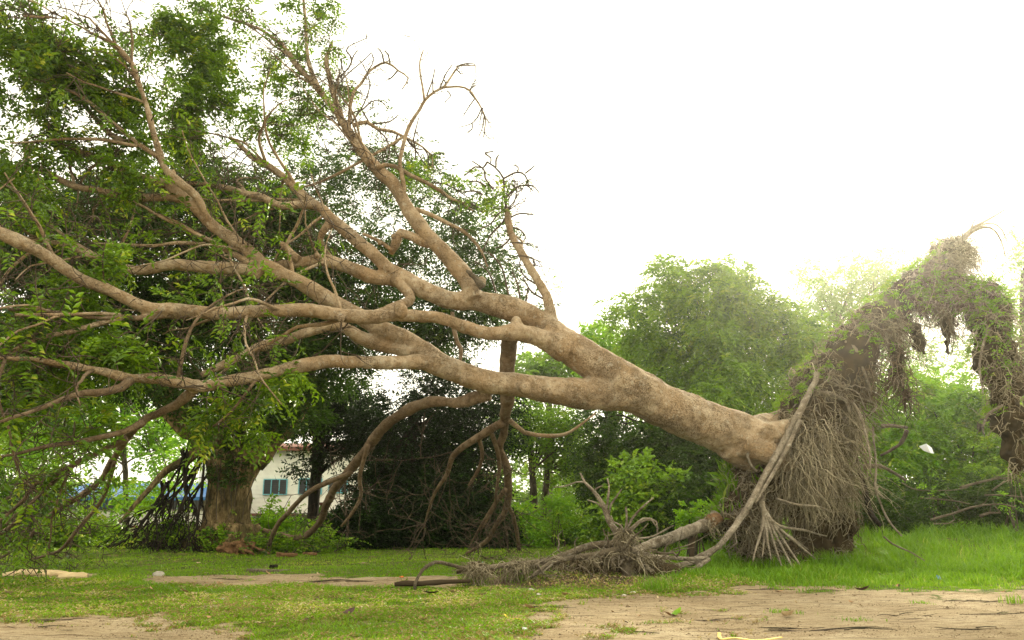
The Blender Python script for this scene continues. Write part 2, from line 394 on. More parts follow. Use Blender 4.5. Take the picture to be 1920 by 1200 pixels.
col = mixc(n, asl.outputs['Fac'], col, ramp(n, fine, [(.3, (.07, .045, .028)), (.7, (.17, .115, .07))]))
hh = math2(n, 'ADD', math2(n, 'MULTIPLY', st, 1.5), math2(n, 'MULTIPLY', fine, .5)); hh = math2(n, 'ADD', hh, math2(n, 'MULTIPLY', noisef(n, v, 18, 5, .7), .8))
finish(n, col, .95, hh, .9, .05, .1)
tag(link('ground', me, m), kind='structure')

# ------------------------------------------------------------------ grass
def blades(x, y, h, w_, rg, bend=.5, segs=1):
    M = len(x); z = hgt(x, y)-.004
    o = np.stack([x, y, z], -1); an = rg.uniform(0, 2*math.pi, M)
    lean = np.stack([np.cos(an), np.sin(an), np.zeros(M)], -1)*(bend*rg.uniform(.2, 1.3, M))[:, None]
    si = np.stack([-np.sin(an+rg.normal(0, .6, M)), np.cos(an), np.zeros(M)], -1)
    up = np.array((0, 0, 1.))
    H = h[:, None]; W = w_[:, None]
    mid = o+H*(.55*up+.25*lean); tip = o+H*(.92*up+.95*lean)
    if segs == 1:
        V = np.stack([o-si*W*.5, o+si*W*.5, tip], 1); Fs = np.arange(3*M).reshape(-1, 3); k = 3
    else:
        V = np.stack([o-si*W*.5, o+si*W*.5, mid+si*W*.42, tip, mid-si*W*.42], 1)
        b = (np.arange(M)*5)[:, None]
        Fs = np.stack([b+np.array([0, 1, 2]), b+np.array([0, 2, 4]), b+np.array([4, 2, 3])], 1).reshape(-1, 3); k = 5
    return V.reshape(-1, 3), Fs, k
def scatter_px(n_, x0, x1, y0, y1, rg, power=1.0):
    px = rg.uniform(x0, x1, n_); py = y0+(y1-y0)*rg.uniform(0, 1, n_)**power
    g = np.array([G(a, b) for a, b in zip(px[:1], py[:1])])
    x = (px-960)/F; u = -(py-600)/F; s = -CAM_H/(sp+cp*u); return x*s, (cp-sp*u)*s
rg = np.random.default_rng(21)
# lawn: spread over the ground seen, thinner with distance
def lawn(name, label, n_, x0, x1, y0, y1, h0, h1, mat, thr=.5, bend=.9, wide=.006, power=1.0, seg=1, wob=True, world=None):
    X, Y = scatter_px(n_, x0, x1, y0, y1, rg, power)
    X = X+rg.normal(0, .05, n_); Y = Y+rg.normal(0, .1, n_)
    g, s_ = masks(X, Y)
    k = (g*(1-.8*s_) > thr*rg.uniform(.12, 1.5, n_)) & (fbm(X*5, Y*5, 4) > .30)
    X = X[k]; Y = Y[k]; M_ = len(X)
    hs = rg.uniform(h0, h1, M_)*(.55+.9*fbm(X*1.3, Y*1.3, 14)); ws = wide*rg.uniform(.7, 1.5, M_)*np.clip(Y/8, .8, 3)
    V, Fs, kk = blades(X, Y, hs, ws, rg, bend, seg)
    t = np.clip(.45+(fbm(X*.9, Y*.9, 31)-.5)*1.1+rg.normal(0, .17, M_), 0, 1)
    return tag(link(name, mk(name, V, Fs, False, np.repeat(t, kk)), M[mat]), label, 'grass', kind='stuff')
lawn('lawn_grass', 'short green grass of the lawn under and in front of the trees', 170000, -150, 2000, 1012, 1110, .015, .045, 'grass', power=1.0, wide=.008)
lawn('lawn_grass', 'coarse green grass of the near lawn mixed with yellowing blades', 70000, -150, 1400, 1085, 1225, .014, .040, 'grass', power=1.0, wide=.013, seg=1, bend=1.6, thr=.55)
def lawn_leaf(name, label, n_, y0, y1, L, mat, thr):
    X, Y = scatter_px(n_, -150, 1420, y0, y1, rg, 1.0); X = X+rg.normal(0, .05, n_); Y = Y+rg.normal(0, .1, n_); g, s_ = masks(X, Y)
    k = (g*(1-.7*s_) > thr*rg.uniform(.4, 1.5, n_)) & (fbm(X*3, Y*3, 77) > .40); X = X[k]; Y = Y[k]; m_ = len(X); an = rg.uniform(0, 6.28, m_)
    o = np.stack([X, Y, hgt(X, Y)+rg.uniform(0, .018, m_)], -1); d = np.stack([np.cos(an), np.sin(an), rg.uniform(-.1, .9, m_)], -1)
    V, Fs = leaves(o, d, np.array((0, 0, 1.))+rg.normal(0, .3, (m_, 3)), L*rg.uniform(.6, 1.4, m_)*np.clip(Y/8, .9, 2), L*.36*rg.uniform(.6, 1.4, m_)*np.clip(Y/8, .9, 2))
    t = np.clip(.5+(fbm(X*1.6, Y*1.6, 31)-.5)*1.6+rg.normal(0, .2, m_), 0, 1)
    return tag(link(name, mk(name, V, Fs, False, np.repeat(t, 4)), M[mat]), label, 'ground cover', kind='stuff')
lawn_leaf('ground_cover', 'small broad leaved weeds growing through the near lawn', 90000, 1085, 1230, .032, 'grass', .42)
lawn_leaf('dead_grass', 'straw coloured dead leaves of grass scattered through the near lawn', 60000, 1090, 1230, .034, 'grass_straw', .18)
lawn('trampled_grass', 'yellowish trampled grass creeping over the sandy ground', 60000, -150, 1300, 1100, 1230, .010, .030, 'grass_dry', thr=.30, bend=1.8, wide=.011)
# taller grass on the right, in front of and behind the root plate
def tall(name, label, n_, x0, x1, y0, y1, hfun, mat, wide=.007, dens=None):
    X, Y = scatter_px(n_, x0, x1, y0, y1, rg, 1.0)
    Y = Y+rg.normal(0, .12, n_)
    px, py = proj(X, Y, np.zeros_like(X))
    p = dens(px, py, X, Y); k = rg.uniform(0, 1, n_) < p
    X = X[k]; Y = Y[k]; px = px[k]; py = py[k]; M_ = len(X)
    hs = hfun(px, py, X, Y)*rg.uniform(.45, 1.15, M_); ws = wide*rg.uniform(.7, 1.5, M_)*np.clip(Y/10, .8, 2)
    V, Fs, kk = blades(X, Y, hs, ws, rg, .75, 2)
    t = np.clip(.5+(fbm(X*.8, Y*.8, 37)-.5)*1.2+rg.normal(0, .15, M_), 0, 1)
    return tag(link(name, mk(name, V, Fs, False, np.repeat(t, kk)), M[mat]), label, 'grass', kind='stuff')
# crumbs of earth and grit on the bare sand
X, Y = scatter_px(16000, -60, 1980, 1075, 1230, rg, 1.0); g_, s_ = masks(X, Y); k = (g_ < .6) & (fbm(X*2, Y*5, 55) > .45); X = X[k]; Y = Y[k]; m_ = len(X)
r_ = .0035*np.exp(rg.normal(0, .5, m_)); base = np.array([(1, 0, -.3), (-.5, .87, -.3), (-.5, -.87, -.3), (0, 0, .9)])
V = (base[None]*rg.uniform(.6, 1.4, (m_, 4, 3))*r_[:, None, None]*np.array((1.5, 1, 1))+np.stack([X, Y, hgt(X, Y)+.001], -1)[:, None]).reshape(-1, 3)
b_ = (np.arange(m_)*4)[:, None]; Fs = np.stack([b_+np.array(t_) for t_ in ([0, 1, 3], [1, 2, 3], [2, 0, 3])], 1).reshape(-1, 3)
M['grit'] = mat_simple('grit', (.20, .145, .085), .95, 30, .6, .1)
tag(link('grit', mk('grit', V, Fs, False), M['grit']), 'small crumbs of earth and grit strewn over the bare sand', 'grit', kind='stuff')
tall('tall_grass', 'tall fresh green grass on the right around the foot of the root plate', 70000, 1230, 2050, 990, 1100,
     lambda px, py, X, Y: np.interp(py, [980, 1030, 1070, 1100], [.42, .30, .19, .07])*(.35+1.35*fbm(X*2.6, Y*2.6, 41)), 'grass_tall', .009,
     dens=lambda px, py, X, Y: np.clip(sstep(1235, 1290, px)*(fbm(X*2.2, Y*2.2, 43) > .40)*(.25+.75*(fbm(X*7, Y*7, 45) > .45)), 0, 1))
def tuft(cx, cy, rad, h, cnt):
    c = G(cx, cy); X = c[0]+rg.normal(0, rad, cnt); Y = c[1]+rg.normal(0, rad, cnt)
    V, Fs, kk = blades(X, Y, h*rg.uniform(.5, 1.2, cnt), .006*rg.uniform(.7, 1.5, cnt), rg, .9, 2)
    return V, Fs, np.repeat(np.clip(rg.normal(.6, .18, cnt), 0, 1), kk)
TUFTS = [('small green grass tuft beside the curved root near the dead leaf', 905, 1098, .06, .14, 90), ('spiky grass tuft in front of the long lying root', 985, 1092, .16, .16, 220),
         ('long bladed grass tuft below the stump of the root plate', 1040, 1076, .05, .24, 60), ('green tuft at the right end of the soil heap', 1230, 1106, .10, .20, 170),
         ('grass tuft on the sand at the right edge of the photo', 1900, 1131, .05, .11, 50), ('lone grass tuft in the middle of the sandy track', 1475, 1152, .07, .035, 130),
         ('sparse grass sprig on the sand right of the tuft with the yellow leaf', 1610, 1164, .06, .03, 70), ('thin grass sprig on the right part of the sandy track', 1728, 1132, .05, .035, 50),
         ('wispy grass tuft standing up at the left edge of the bare sand band', 258, 1096, .10, .06, 70), ('low dry tuft in the left lawn beside the pale sand', 265, 1095, .07, .08, 60),
         ('small tuft at the near edge of the bare sand band', 616, 1106, .04, .09, 40)]
for lb, cx, cy, ra, h_, cnt in TUFTS:
    V, Fs, t = tuft(cx, cy, ra, h_, cnt); c = G(cx, cy)
    o = empty('grass_tuft', (c[0], c[1], 0), lb, 'grass tuft', 'grass tufts on the ground')
    tag(link('blades', mk('blades', V, Fs, False, t), M['grass_tall'], o), kind='stuff')

# ------------------------------------------------------------------ buildings
M['wall_white'] = mat_simple('wall_white', (.80, .78, .68), .7, 2.5, .12, .2, .1)
M['wall_cream'] = mat_simple('wall_cream', (.55, .47, .34), .7, 2.5, .2, .2, .1)
M['teal'] = mat_simple('teal', (.14, .42, .48), .5, 8, .15)
M['louvre'] = mat_simple('louvre', (.012, .016, .018), .5, 8, .3, .3, .05)
M['rust'] = mat_simple('rust', (.15, .055, .033), .85, 6, .4, .2, .4)
M['blue'] = mat_simple('blue', (.035, .14, .36), .5, 6, .2)
M['frame_grey'] = mat_simple('frame_grey', (.35, .40, .42), .5, 6, .2)
M['dark_glass'] = mat_simple('dark_glass', (.016, .02, .022), .35, 3, .3, .6, .02)
M['concrete'] = mat_simple('concrete', (.30, .27, .22), .9, 4, .3, .2, .3)
def Zat(py, Y): return P(960, py, Y)[2]
def Xat(px, py, Y): return P(px, py, Y)[0]
HY = 42.0
x0 = Xat(372, 910, HY); x1 = Xat(740, 910, HY); zt = Zat(838, HY); zb = Zat(960, HY)
house = empty('house', ((x0+x1)/2, HY+4, 0), 'white weatherboard house with teal louvre windows behind the big standing tree', 'house')
w_ = MB(); w_.box((x0, HY+.045, 0), (x1, HY+8, zt)); w_.obj('wall', M['wall_white'], house, False)
sd = MB(); z = zb-.3; k = 0
while z < zt-.12:
    sd.add([(x0-.03, HY+.032, z+.2), (x1, HY+.032, z+.2), (x1, HY+.012, z), (x0-.03, HY+.012, z), (x0-.03, HY+.04, z+.006), (x1, HY+.04, z+.006)], [[0, 3, 2, 1], [3, 4, 5, 2]]); z += .2
o = sd.obj('siding', M['wall_white'], house, False); tag(o, kind='stuff')
rf = MB(); ov = .5
rf.add([(x0-.5, HY-ov, zt-.05), (x1+.5, HY-ov, zt-.05), (x1+.5, HY+4, zt+.5), (x0-.5, HY+4, zt+.5), (x0-.5, HY+8.5, zt-.05), (x1+.5, HY+8.5, zt-.05)], [[0, 1, 2, 3], [3, 2, 5, 4]])
rf.add([(x0-.5, HY-ov, zt-.2), (x1+.5, HY-ov, zt-.2), (x1+.5, HY+4, zt+.35), (x0-.5, HY+4, zt+.35)], [[3, 2, 1, 0]])
rf.box((x0-.5, HY-ov-.04, zt-.24), (x1+.5, HY-ov+.02, zt-.02)); rf.obj('roof', M['rust'], house, False)
lr = MB(); lr.box((x0+2.8, HY-1.6, zb-.18), (x1+.3, HY-.02, zb-.06)); lr.obj('canopy', M['rust'], house, False)
def louvre(cx0, cx1, cy0, cy1, nb):
    a = Xat(cx0, 913, HY); b = Xat(cx1, 913, HY); t = Zat(cy0, HY); bt = Zat(cy1, HY); e = .045
    f = MB(); y0, y1 = HY-.08, HY+.03
    f.box((a, y0, t-e), (b, y1, t)); f.box((a, y0, bt), (b, y1, bt+e)); f.box((a, y0, bt+e), (a+e, y1, t-e)); f.box((b-e, y0, bt+e), (b, y1, t-e))
    for i in range(1, nb):
        xm = a+(b-a)*i/nb; f.box((xm-e/2, y0, bt+e), (xm+e/2, y1, t-e))
    win = f.obj('window', M['teal'], house, False)
    bk = MB(); bk.box((a+e, HY-.034, bt+e), (b-e, HY+.02, t-e)); bk.obj('recess', M['dark_glass'], win, False)
    for i in range(nb):
        pa = MB(); l = a+(b-a)*i/nb+e*.8; r = a+(b-a)*(i+1)/nb-e*.8; q = (t-bt-2*e)/7
        for j in range(7):
            zz = bt+e+q*j; pa.add([(l, HY-.075, zz+.01), (r, HY-.075, zz+.01), (r, HY-.038, zz+q*.95), (l, HY-.038, zz+q*.95)], [[0, 1, 2, 3]])
        pa.obj('pane', M['louvre'], win, False)
louvre(494, 539, 898, 928, 3); louvre(560, 604, 897, 927, 3); louvre(616, 652, 897, 925, 3)
po = MB(); a = G(604, 1012); po.box((-.09, -.09, 0), (.09, .09, .95)); po.box((-.12, -.12, .95), (.12, .12, 1.02)); po.box((-.11, -.11, -.02), (.11, .11, .10))
o = link('gate_post', po.me('gate_post', False), M['rust']); o.location = (a[0], a[1], hgt(a[0], a[1])); tag(o, 'red painted post in the shade behind the drooping branch', 'post')
# long low white building at the left
BY = 38.0
a, b = Xat(120, 950, BY), Xat(378, 950, BY)
bl = empty('school_building', ((a+b)/2, BY+3, 0), 'long low white building with a blue panelled window band at the left', 'building')
z1, z2, z3 = Zat(986, BY), Zat(957, BY), Zat(934, BY)
q = MB(); q.box((a, BY, 0), (b, BY+6, z2)); q.obj('wall', M['wall_white'], bl, False)
q = MB(); q.box((a, BY+.35, z2), (b, BY+6, z3+.02)); q.obj('inner_wall', M['wall_cream'], bl, False)
q = MB(); q.box((a-.1, BY-.06, z2), (b+.1, BY+.2, z2+.05)); q.obj('sill', M['concrete'], bl, False)
nb = 16
for i in range(nb):
    l = a+(b-a)*i/nb; r = a+(b-a)*(i+1)/nb
    q = MB(); q.box((l+.05, BY+.12, z2+.05), (r-.05, BY+.15, z3)); o = q.obj('pane', M['blue'] if i in (3, 4, 9) else M['dark_glass'], bl, False)
    if i in (3, 4, 9): o['label'] = 'solid blue panel'
    q = MB(); q.box((l-.03, BY+.08, z2+.05), (l+.03, BY+.2, z3)); q.obj('mullion', M['frame_grey'], bl, False)
q = MB(); q.add([(a-.6, BY-.5, z3), (b+.6, BY-.5, z3), (b+.6, BY+3, z3+.75), (a-.6, BY+3, z3+.75), (b+.6, BY+6.5, z3), (a-.6, BY+6.5, z3)], [[0, 1, 2, 3], [3, 2, 4, 5], [0, 3, 5], [1, 4, 2]])
q.box((a-.6, BY-.54, z3-.1), (b+.6, BY-.5, z3+.05)); q.obj('roof', M['blue'], bl, False)
q = MB(); q.box((a+3.2, BY-.9, z1-.12), (b+1, BY-.01, z1+.02)); o = q.obj('awning', M['rust'], bl, False)
# cream building glimpsed between the leaves
CY = 48.0
a, b = Xat(735, 850, CY), Xat(860, 850, CY)
cb = empty('cream_building', ((a+b)/2, CY+3, 0), 'cream building corner with a dark window glimpsed through the dark leaves', 'building')
q = MB(); q.box((a, CY, 0), (b, CY+6, Zat(842, CY))); q.obj('wall', M['wall_cream'], cb, False)
q = MB(); q.box((a-.4, CY-.4, Zat(842, CY)), (b+.4, CY+6.4, Zat(842, CY)+.25)); q.obj('roof', M['rust'], cb, False)
a2, b2 = Xat(741, 855, CY), Xat(768, 855, CY)
q = MB(); q.box((a2, CY-.04, Zat(865, CY)), (b2, CY+.03, Zat(845, CY)-.1)); wn = q.obj('window', M['wall_white'], cb, False)
for i in range(2):
    l = a2+(b2-a2)*i/2+.05; r = a2+(b2-a2)*(i+1)/2-.05
    q = MB(); q.box((l, CY-.06, Zat(865, CY)+.05), (r, CY-.045, Zat(845, CY)-.15)); q.obj('pane', M['dark_glass'], wn, False)

# ------------------------------------------------------------------ the uprooted tree
TB = P(1430, 870, 12.5)
ft = empty('fallen_tree', (float(TB[0]), 12.5, 0), 'huge uprooted tree lying with its trunk slanting down to a torn-up root plate', 'tree')
def Yb(x): return 8.8+3.6*min(max(x/1400.0, -.25), 1.1)
LIMBS = {}
def world_path(nodes):
    n_ = len(nodes); idx = [i for i, a in enumerate(nodes) if len(a) > 3]
    off = np.interp(range(n_), idx, [nodes[i][3] for i in idx]) if idx else np.zeros(n_)
    pts = []; rad = []
    for a, of in zip(nodes, off):
        Y = Yb(a[0])+of; pts.append(P(a[0], a[1], Y)); rad.append(a[2]*pxm(a[0], a[1], Y))
    return np.array(pts), np.array(rad)
def limb(name, kind, nodes, big=True):
    p, r = world_path(nodes); LIMBS[name] = dict(kind=kind, p=p, r=r, big=big, nodes=nodes)
limb('trunk', 'trunk', [(1500,890,78,.5),(1462,858,62,.3),(1420,834,50,.15),(1385,818,45),(1330,797,43),(1267,771,42),(1220,750,42),(1180,729,43),(1140,708,45,0)])
limb('U', 'limb', [(1180,728,40,0),(1140,700,37),(1095,668,34),(1050,643,30),(1012,622,27,.1)])
limb('A', 'limb', [(1095,664,26,.05),(1050,632,24),(1010,604,23),(965,582,24),(925,570,22),(893,563,19),(845,563,17,.5),(793,543,17),(760,523,16),(727,503,14,.8),(693,470,13),(660,443,12),(623,413,11,1.1),(606,392,10),(585,380,10),(567,366,8.5),(533,333,7.5),(500,310,6.5),(467,290,5.5,1.6),(443,267,4.5),(427,257,3.5,1.7)])
limb('B', 'limb', [(1060,655,27,-.05),(1015,634,18),(983,626,16.5,-.2),(962,622,17),(926,625,13.5),(877,615,12.5,-.45),(827,597,12),(777,593,12.5),(743,592,12.5,-.55),(693,595,13),(643,592,13),(600,584,13,-.6),(567,582,13),(500,583,12.5),(433,587,12.5),(383,587,13,-.7),(333,580,12),(283,577,12),(260,570,11.5),(233,557,11.5),(200,543,11.5,-.8),(167,531,11.5),(133,510,12),(100,487,12),(67,467,12),(33,450,12),(-10,431,12),(-70,400,10,-1.0)])
limb('C', 'limb', [(890,563,17,.3),(882,540,17),(868,515,17,.5),(853,497,16),(827,467,15.5),(800,440,15),(783,417,14.5,.8),(767,397,13.5),(752,370,12.5),(738,345,12),(713,322,11.5),(690,297,11,1.2),(668,268,10),(652,246,8.5),(640,225,7.5),(628,207,7,1.4),(615,192,7),(593,162,6.2),(560,127,5.8),(540,98,5),(527,80,4.6,1.7)])
limb('D', 'limb', [(1052,640,22,.05),(1042,617,14,.15),(1034,594,11.5),(1024,553,9),(1010,530,8.5),(990,497,8),(973,467,7),(958,437,6.5),(952,412,6,.5),(950,393,5.5,.55)])
limb('L', 'limb', [(1180,737,36,0),(1140,738,33),(1083,737,30),(1027,730,24),(975,722,22,-.1),(927,718,22),(880,705,22),(840,690,22),(808,672,22,-.15)])
limb('E', 'limb', [(820,678,20,-.15),(790,655,19),(760,638,18,.1),(732,625,17),(705,613,15.5,.2),(682,598,15),(640,575,15,.25),(600,553,15),(550,523,14.5,.3),(500,500,14),(467,473,13),(433,447,12.5),(400,423,12,.4),(380,402,11.5),(362,385,11),(345,370,11,.5),(333,360,11),(318,345,10.5),(308,337,9.5,.5)])
limb('F', 'limb', [(488,512,13,.3),(473,507,11.5),(433,503,11.5),(383,500,11.5),(333,497,12,.5),(305,499,10),(273,508,9),(233,503,8,.7),(207,490,7.5),(167,477,7),(133,463,6.5),(90,452,6),(33,447,5,1.0),(-30,440,4)])
limb('G', 'limb', [(760,530,14,.75),(727,523,13),(693,517,13.5),(660,504,13),(627,493,12,1.0),(597,488,12),(560,494,10),(513,497,8,1.2),(480,500,7)])
limb('H', 'limb', [(825,688,19,-.15),(793,678,17,-.2),(760,679,14),(710,680,13),(660,678,12.5,-.5),(610,678,13),(567,685,12.5),(500,700,12),(433,713,12,-.8),(377,725,12),(333,717,11),(283,708,10.5),(250,709,10),(225,705,9,-1.0),(200,698,8),(150,688,7),(100,680,6.5),(50,673,6),(10,672,5.5,-1.2),(-60,680,4)])
limb('I', 'limb', [(775,662,11,-.05),(735,655,11,.1),(700,643,13,.2),(672,630,12),(645,614,10.5),(615,613,10),(567,627,9.5,.2),(520,643,9),(480,653,9),(447,670,8.5),(410,687,7.5),(377,702,6,.1)])
limb('J', 'limb', [(920,738,15,0),(895,744,13,.1),(872,752,12),(855,756,10),(838,755,9),(810,753,10,.5),(777,763,11),(747,780,11),(720,799,10.5,1.6),(695,832,10),(670,865,9.5,2.8),(650,890,8.5),(628,915,8,4.0),(612,947,7),(600,978,6.5,5.4),(580,998,6),(558,1009,6.5,6.2),(530,1004,5.5),(495,993,4,6.5),(468,984,3,6.6)])
limb('K', 'limb', [(958,628,16,.1),(954,655,16,.5),(952,690,15),(951,725,14.5),(950,755,13,1.0),(947,780,10),(944,813,8,1.6),(938,840,7.5),(949,873,7.5,2.3),(954,913,7),(949,955,6.5,3.3),(930,985,5),(915,1012,5),(893,1028,4,4.4),(873,1038,3.5,4.6)])
limb('E2', 'branch', [(392,412,6,.35),(367,367,8),(333,340,8),(307,313,7.5),(300,293,7,.3),(287,247,6),(273,193,5.5),(260,157,5.5),(247,120,5,0),(230,100,5),(203,77,4.2),(167,60,3.6),(127,37,3),(83,32,2.5),(40,30,2,-.3)])
limb('E3', 'branch', [(300,296,5,.3),(277,281,4.5),(260,270,4.5),(213,230,4,.3),(180,200,3.5),(147,177,3),(100,160,2.2),(33,140,1.5,.2)], False)
limb('E4', 'branch', [(312,345,10,.5),(285,338,7.5),(247,327,6.5,.6),(200,303,6.5),(167,290,6),(133,280,4.5,.8)], False)
limb('E5', 'branch', [(247,268,5,.5),(227,263,6),(205,250,5.5),(190,232,5),(173,213,4.5),(155,190,4),(140,170,3,.7)], False)
limb('E6', 'branch', [(258,274,3.5,.3),(200,263,3.3),(143,260,2.8),(90,262,2.2,.4),(20,268,1.6)], False)
limb('E7', 'branch', [(345,375,9,.5),(323,370,7.5),(287,370,7.5),(233,367,7),(187,360,6.5,.7),(140,350,6),(100,330,5.5),(67,313,4.5),(27,313,3.5),(-30,310,3,1.0)], False)
limb('A2', 'branch', [(590,384,9,1.15),(567,383,8),(527,387,7.5),(493,370,7,1.3),(460,363,6.5),(427,353,5.5),(383,347,4.5),(343,343,3.5,1.6)], False)
limb('E8', 'branch', [(480,495,7,.3),(462,490,6.5),(433,473,5.5),(400,455,5),(367,437,4,.5),(333,417,3.2),(300,403,2.5),(280,397,2,.7)], False)
limb('E9', 'branch', [(385,458,4,.4),(333,455,3.5),(287,460,3),(233,458,2.6),(180,457,2,.6)], False)
limb('E10', 'branch', [(395,452,3.5,.4),(350,430,3),(310,412,2.6),(275,390,2.2,.5),(240,372,1.8)], False)
limb('B2', 'branch', [(350,590,10,-.65),(317,590,8),(283,595,7),(255,596,6),(233,593,5.5,-.8),(187,597,5),(133,590,4.5),(67,582,4.5),(0,580,4,-1.1),(-60,575,3)])
limb('B3', 'branch', [(232,595,6,-.8),(200,603,5.5),(167,612,5),(133,623,5),(83,633,4.5),(33,655,4,-1.0),(0,673,3.5),(-40,690,2)], False)
limb('B4', 'branch', [(225,591,4,-.8),(180,586,3.5),(100,592,3.2),(30,590,2.8,-1.2)], False)
limb('H2', 'branch', [(372,722,11,-.8),(350,742,10,-.7),(333,757,9),(300,773,9),(275,785,8.5),(256,803,8,-.2),(233,828,7.5),(207,870,7,1.2),(187,903,6.5),(143,935,6,2.4),(100,962,5.5),(50,1012,5,4.2),(5,1045,4,5.0)])
limb('H3', 'branch', [(268,790,6,-.5),(233,810,5.5),(187,820,5),(140,830,4.5,-.6),(93,837,4),(43,850,3),(0,856,2.2,-.8)], False)
limb('H4', 'branch', [(238,822,6,-.1),(187,848,5.5),(150,863,5),(110,887,4.8,.2),(67,907,4),(50,932,3.5),(17,962,3,.6),(-30,1000,2)], False)
limb('H5', 'branch', [(140,868,4.5,.1),(100,905,4),(60,940,3.8,.8),(20,985,3.5),(-20,1015,3,1.8)], False)
limb('H6', 'branch', [(245,712,9,-1.0),(227,727,8),(200,735,7),(160,739,6),(117,750,5,-1.2),(83,763,4),(0,790,3,-1.4)], False)
limb('H7', 'branch', [(215,865,4,1.0),(190,940,3.6,1.8),(150,985,3.5),(115,1030,3,3.0),(60,1048,2.5,4.0)], False)
limb('J2', 'branch', [(690,835,5,2.0),(683,857,4,2.2),(673,897,4),(677,930,3.5),(660,963,3),(640,987,2.2,3.2)], False)
limb('J3', 'branch', [(660,885,4,3),(610,905,5),(565,935,4.5,4),(520,985,4.5),(505,1020,4,6)], False)
limb('K2', 'branch', [(944,792,8,1.3),(910,812,7.5),(877,832,6.5),(850,855,5.5,2.2),(837,890,4),(817,922,3,3.0),(805,955,2.2),(795,990,1.4,3.8)], False)
limb('K3', 'branch', [(919,806,5,1.5),(930,837,4.5),(937,873,4),(932,910,3,2.4),(926,950,2.2),(905,990,1.4,3.2)], False)
limb('K4', 'branch', [(947,918,5,2.6),(927,947,4),(903,985,3,3.6),(880,1025,1.6,4.2)], False)
limb('K5', 'branch', [(952,948,4.5,3.2),(960,965,4),(967,987,3.8),(973,1030,3.5,4.6)], False)
limb('K6', 'branch', [(955,788,5,1.2),(970,800,4.5),(983,810,4.2),(1027,817,3.8),(1060,813,3.2),(1087,797,2.6),(1102,787,2),(1117,776,1.3,1.4)], False)
limb('K7', 'branch', [(848,585,4,.5),(851,620,4.5),(856,640,4.2),(865,655,4),(863,680,3.5),(858,700,3)], False)
limb('K8', 'branch', [(895,815,4,1.8),(905,850,3.6),(897,880,3.4),(880,910,3,2.6)], False)
limb('C2', 'branch', [(600,170,4.5,1.4),(583,130,4),(577,108,3.8),(573,50,3),(569,0,2.4,1.6),(566,-30,2)], False)
limb('C3', 'branch', [(640,232,6.5,1.5),(632,200,5.5),(622,165,5),(617,140,4.8,1.7),(612,110,4),(622,80,3,1.9)], False)
limb('C4', 'branch', [(532,85,3.6,1.7),(510,70,3),(483,53,2.6),(433,37,2.2),(383,20,1.6,1.9)], False)
limb('C5', 'branch', [(655,250,3.6,1.3),(656,225,3.2),(657,207,3),(663,173,3),(677,157,2.6),(693,133,2.5),(723,117,2.2),(747,133,1.6),(765,147,1.4),(753,167,1,1.6)], False)
limb('C6', 'branch', [(662,235,4.5,1.3),(687,229,3.6),(707,243,3.2),(737,247,3),(760,257,2.4),(793,277,1.8),(810,297,1.5),(808,320,1.1,1.5)], False)
limb('C7', 'branch', [(758,378,5,.9),(757,350,4.4),(751,320,4),(749,300,3.8),(757,267,3.8),(763,250,3.6),(773,227,3.2),(787,203,3),(797,187,2.8),(817,172,2.4),(833,163,2.2),(853,133,1.8),(860,123,1.4),(890,123,1,1.2)], False)
limb('C8', 'branch', [(796,188,2.4,1.0),(792,160,2),(788,140,1.8),(787,113,1.5),(793,93,1,1.1)], False)
limb('C9', 'branch', [(830,164,2.2,1.1),(860,163,2),(880,170,1.9),(893,187,1.7),(903,205,1.5),(909,227,1.2),(906,257,.9,1.4)], False)
limb('C10', 'branch', [(708,316,4.5,1.0),(720,309,4.2),(740,312,4.2),(767,327,4),(800,343,3.8),(827,357,3.6),(847,372,3),(867,380,2.2),(887,397,1.5,1.3)], False)
limb('C11', 'branch', [(780,392,4.5,.8),(807,402,4),(843,420,4),(877,440,3.5),(903,470,2.5,1.1),(915,500,1.6)], False)
limb('C12', 'branch', [(805,455,11,.7),(790,452,9.5),(770,443,8.5),(752,438,9),(745,448,10),(741,460,9),(733,477,5,1.0)], False)
limb('A3', 'branch', [(735,470,4,.9),(715,455,3.6),(690,443,3),(680,438,2.5,1.0)], False)
limb('A4', 'branch', [(618,420,9,1.1),(604,437,7),(600,450,6),(607,468,5,1.3),(620,482,3.5),(635,490,2)], False)
limb('C13', 'branch', [(756,256,2.6,1.2),(735,270,2.6),(700,290,2.8),(667,308,2.6),(630,327,2.6),(590,345,2.2,1.6),(560,352,1.6)], False)
limb('G2', 'branch', [(560,488,9,1.05),(545,475,8),(535,462,7),(528,455,4.5,1.1)], False)
limb('D2', 'branch', [(1012,530,2.5,.3),(985,500,2),(978,470,1.8),(980,452,2),(966,440,2),(956,425,2),(958,400,1.8,.7)], False)
limb('B5', 'branch', [(640,598,5,-.5),(600,608,4.2),(560,612,3.5),(510,640,3),(460,668,2.4),(400,708,2,-.4)], False)
limb('H8', 'branch', [(480,712,3,-.9),(455,745,2.6),(430,775,2.4),(400,800,2,-.6)], False)
limb('A5', 'branch', [(740,520,12,.7),(770,560,9,.5),(735,577,9,0),(700,590,9,-.3)], False)
KNOBS = [('B', (752,583,15,-.75)), ('B', (968,605,12,-.25)), ('L', (868,712,9,-.35)), ('L', (985,728,13,-.35)), ('A', (903,528,11,.25)), ('C', (699,302,5,.95)),
         ('F', (295,499,7,.3)), ('C', (712,455,6,.8)), ('G', (593,478,6,.95)), ('L', (640,598,8,-.7)), ('C', (737,443,5,.8)), ('E', (323,325,8,.4))]

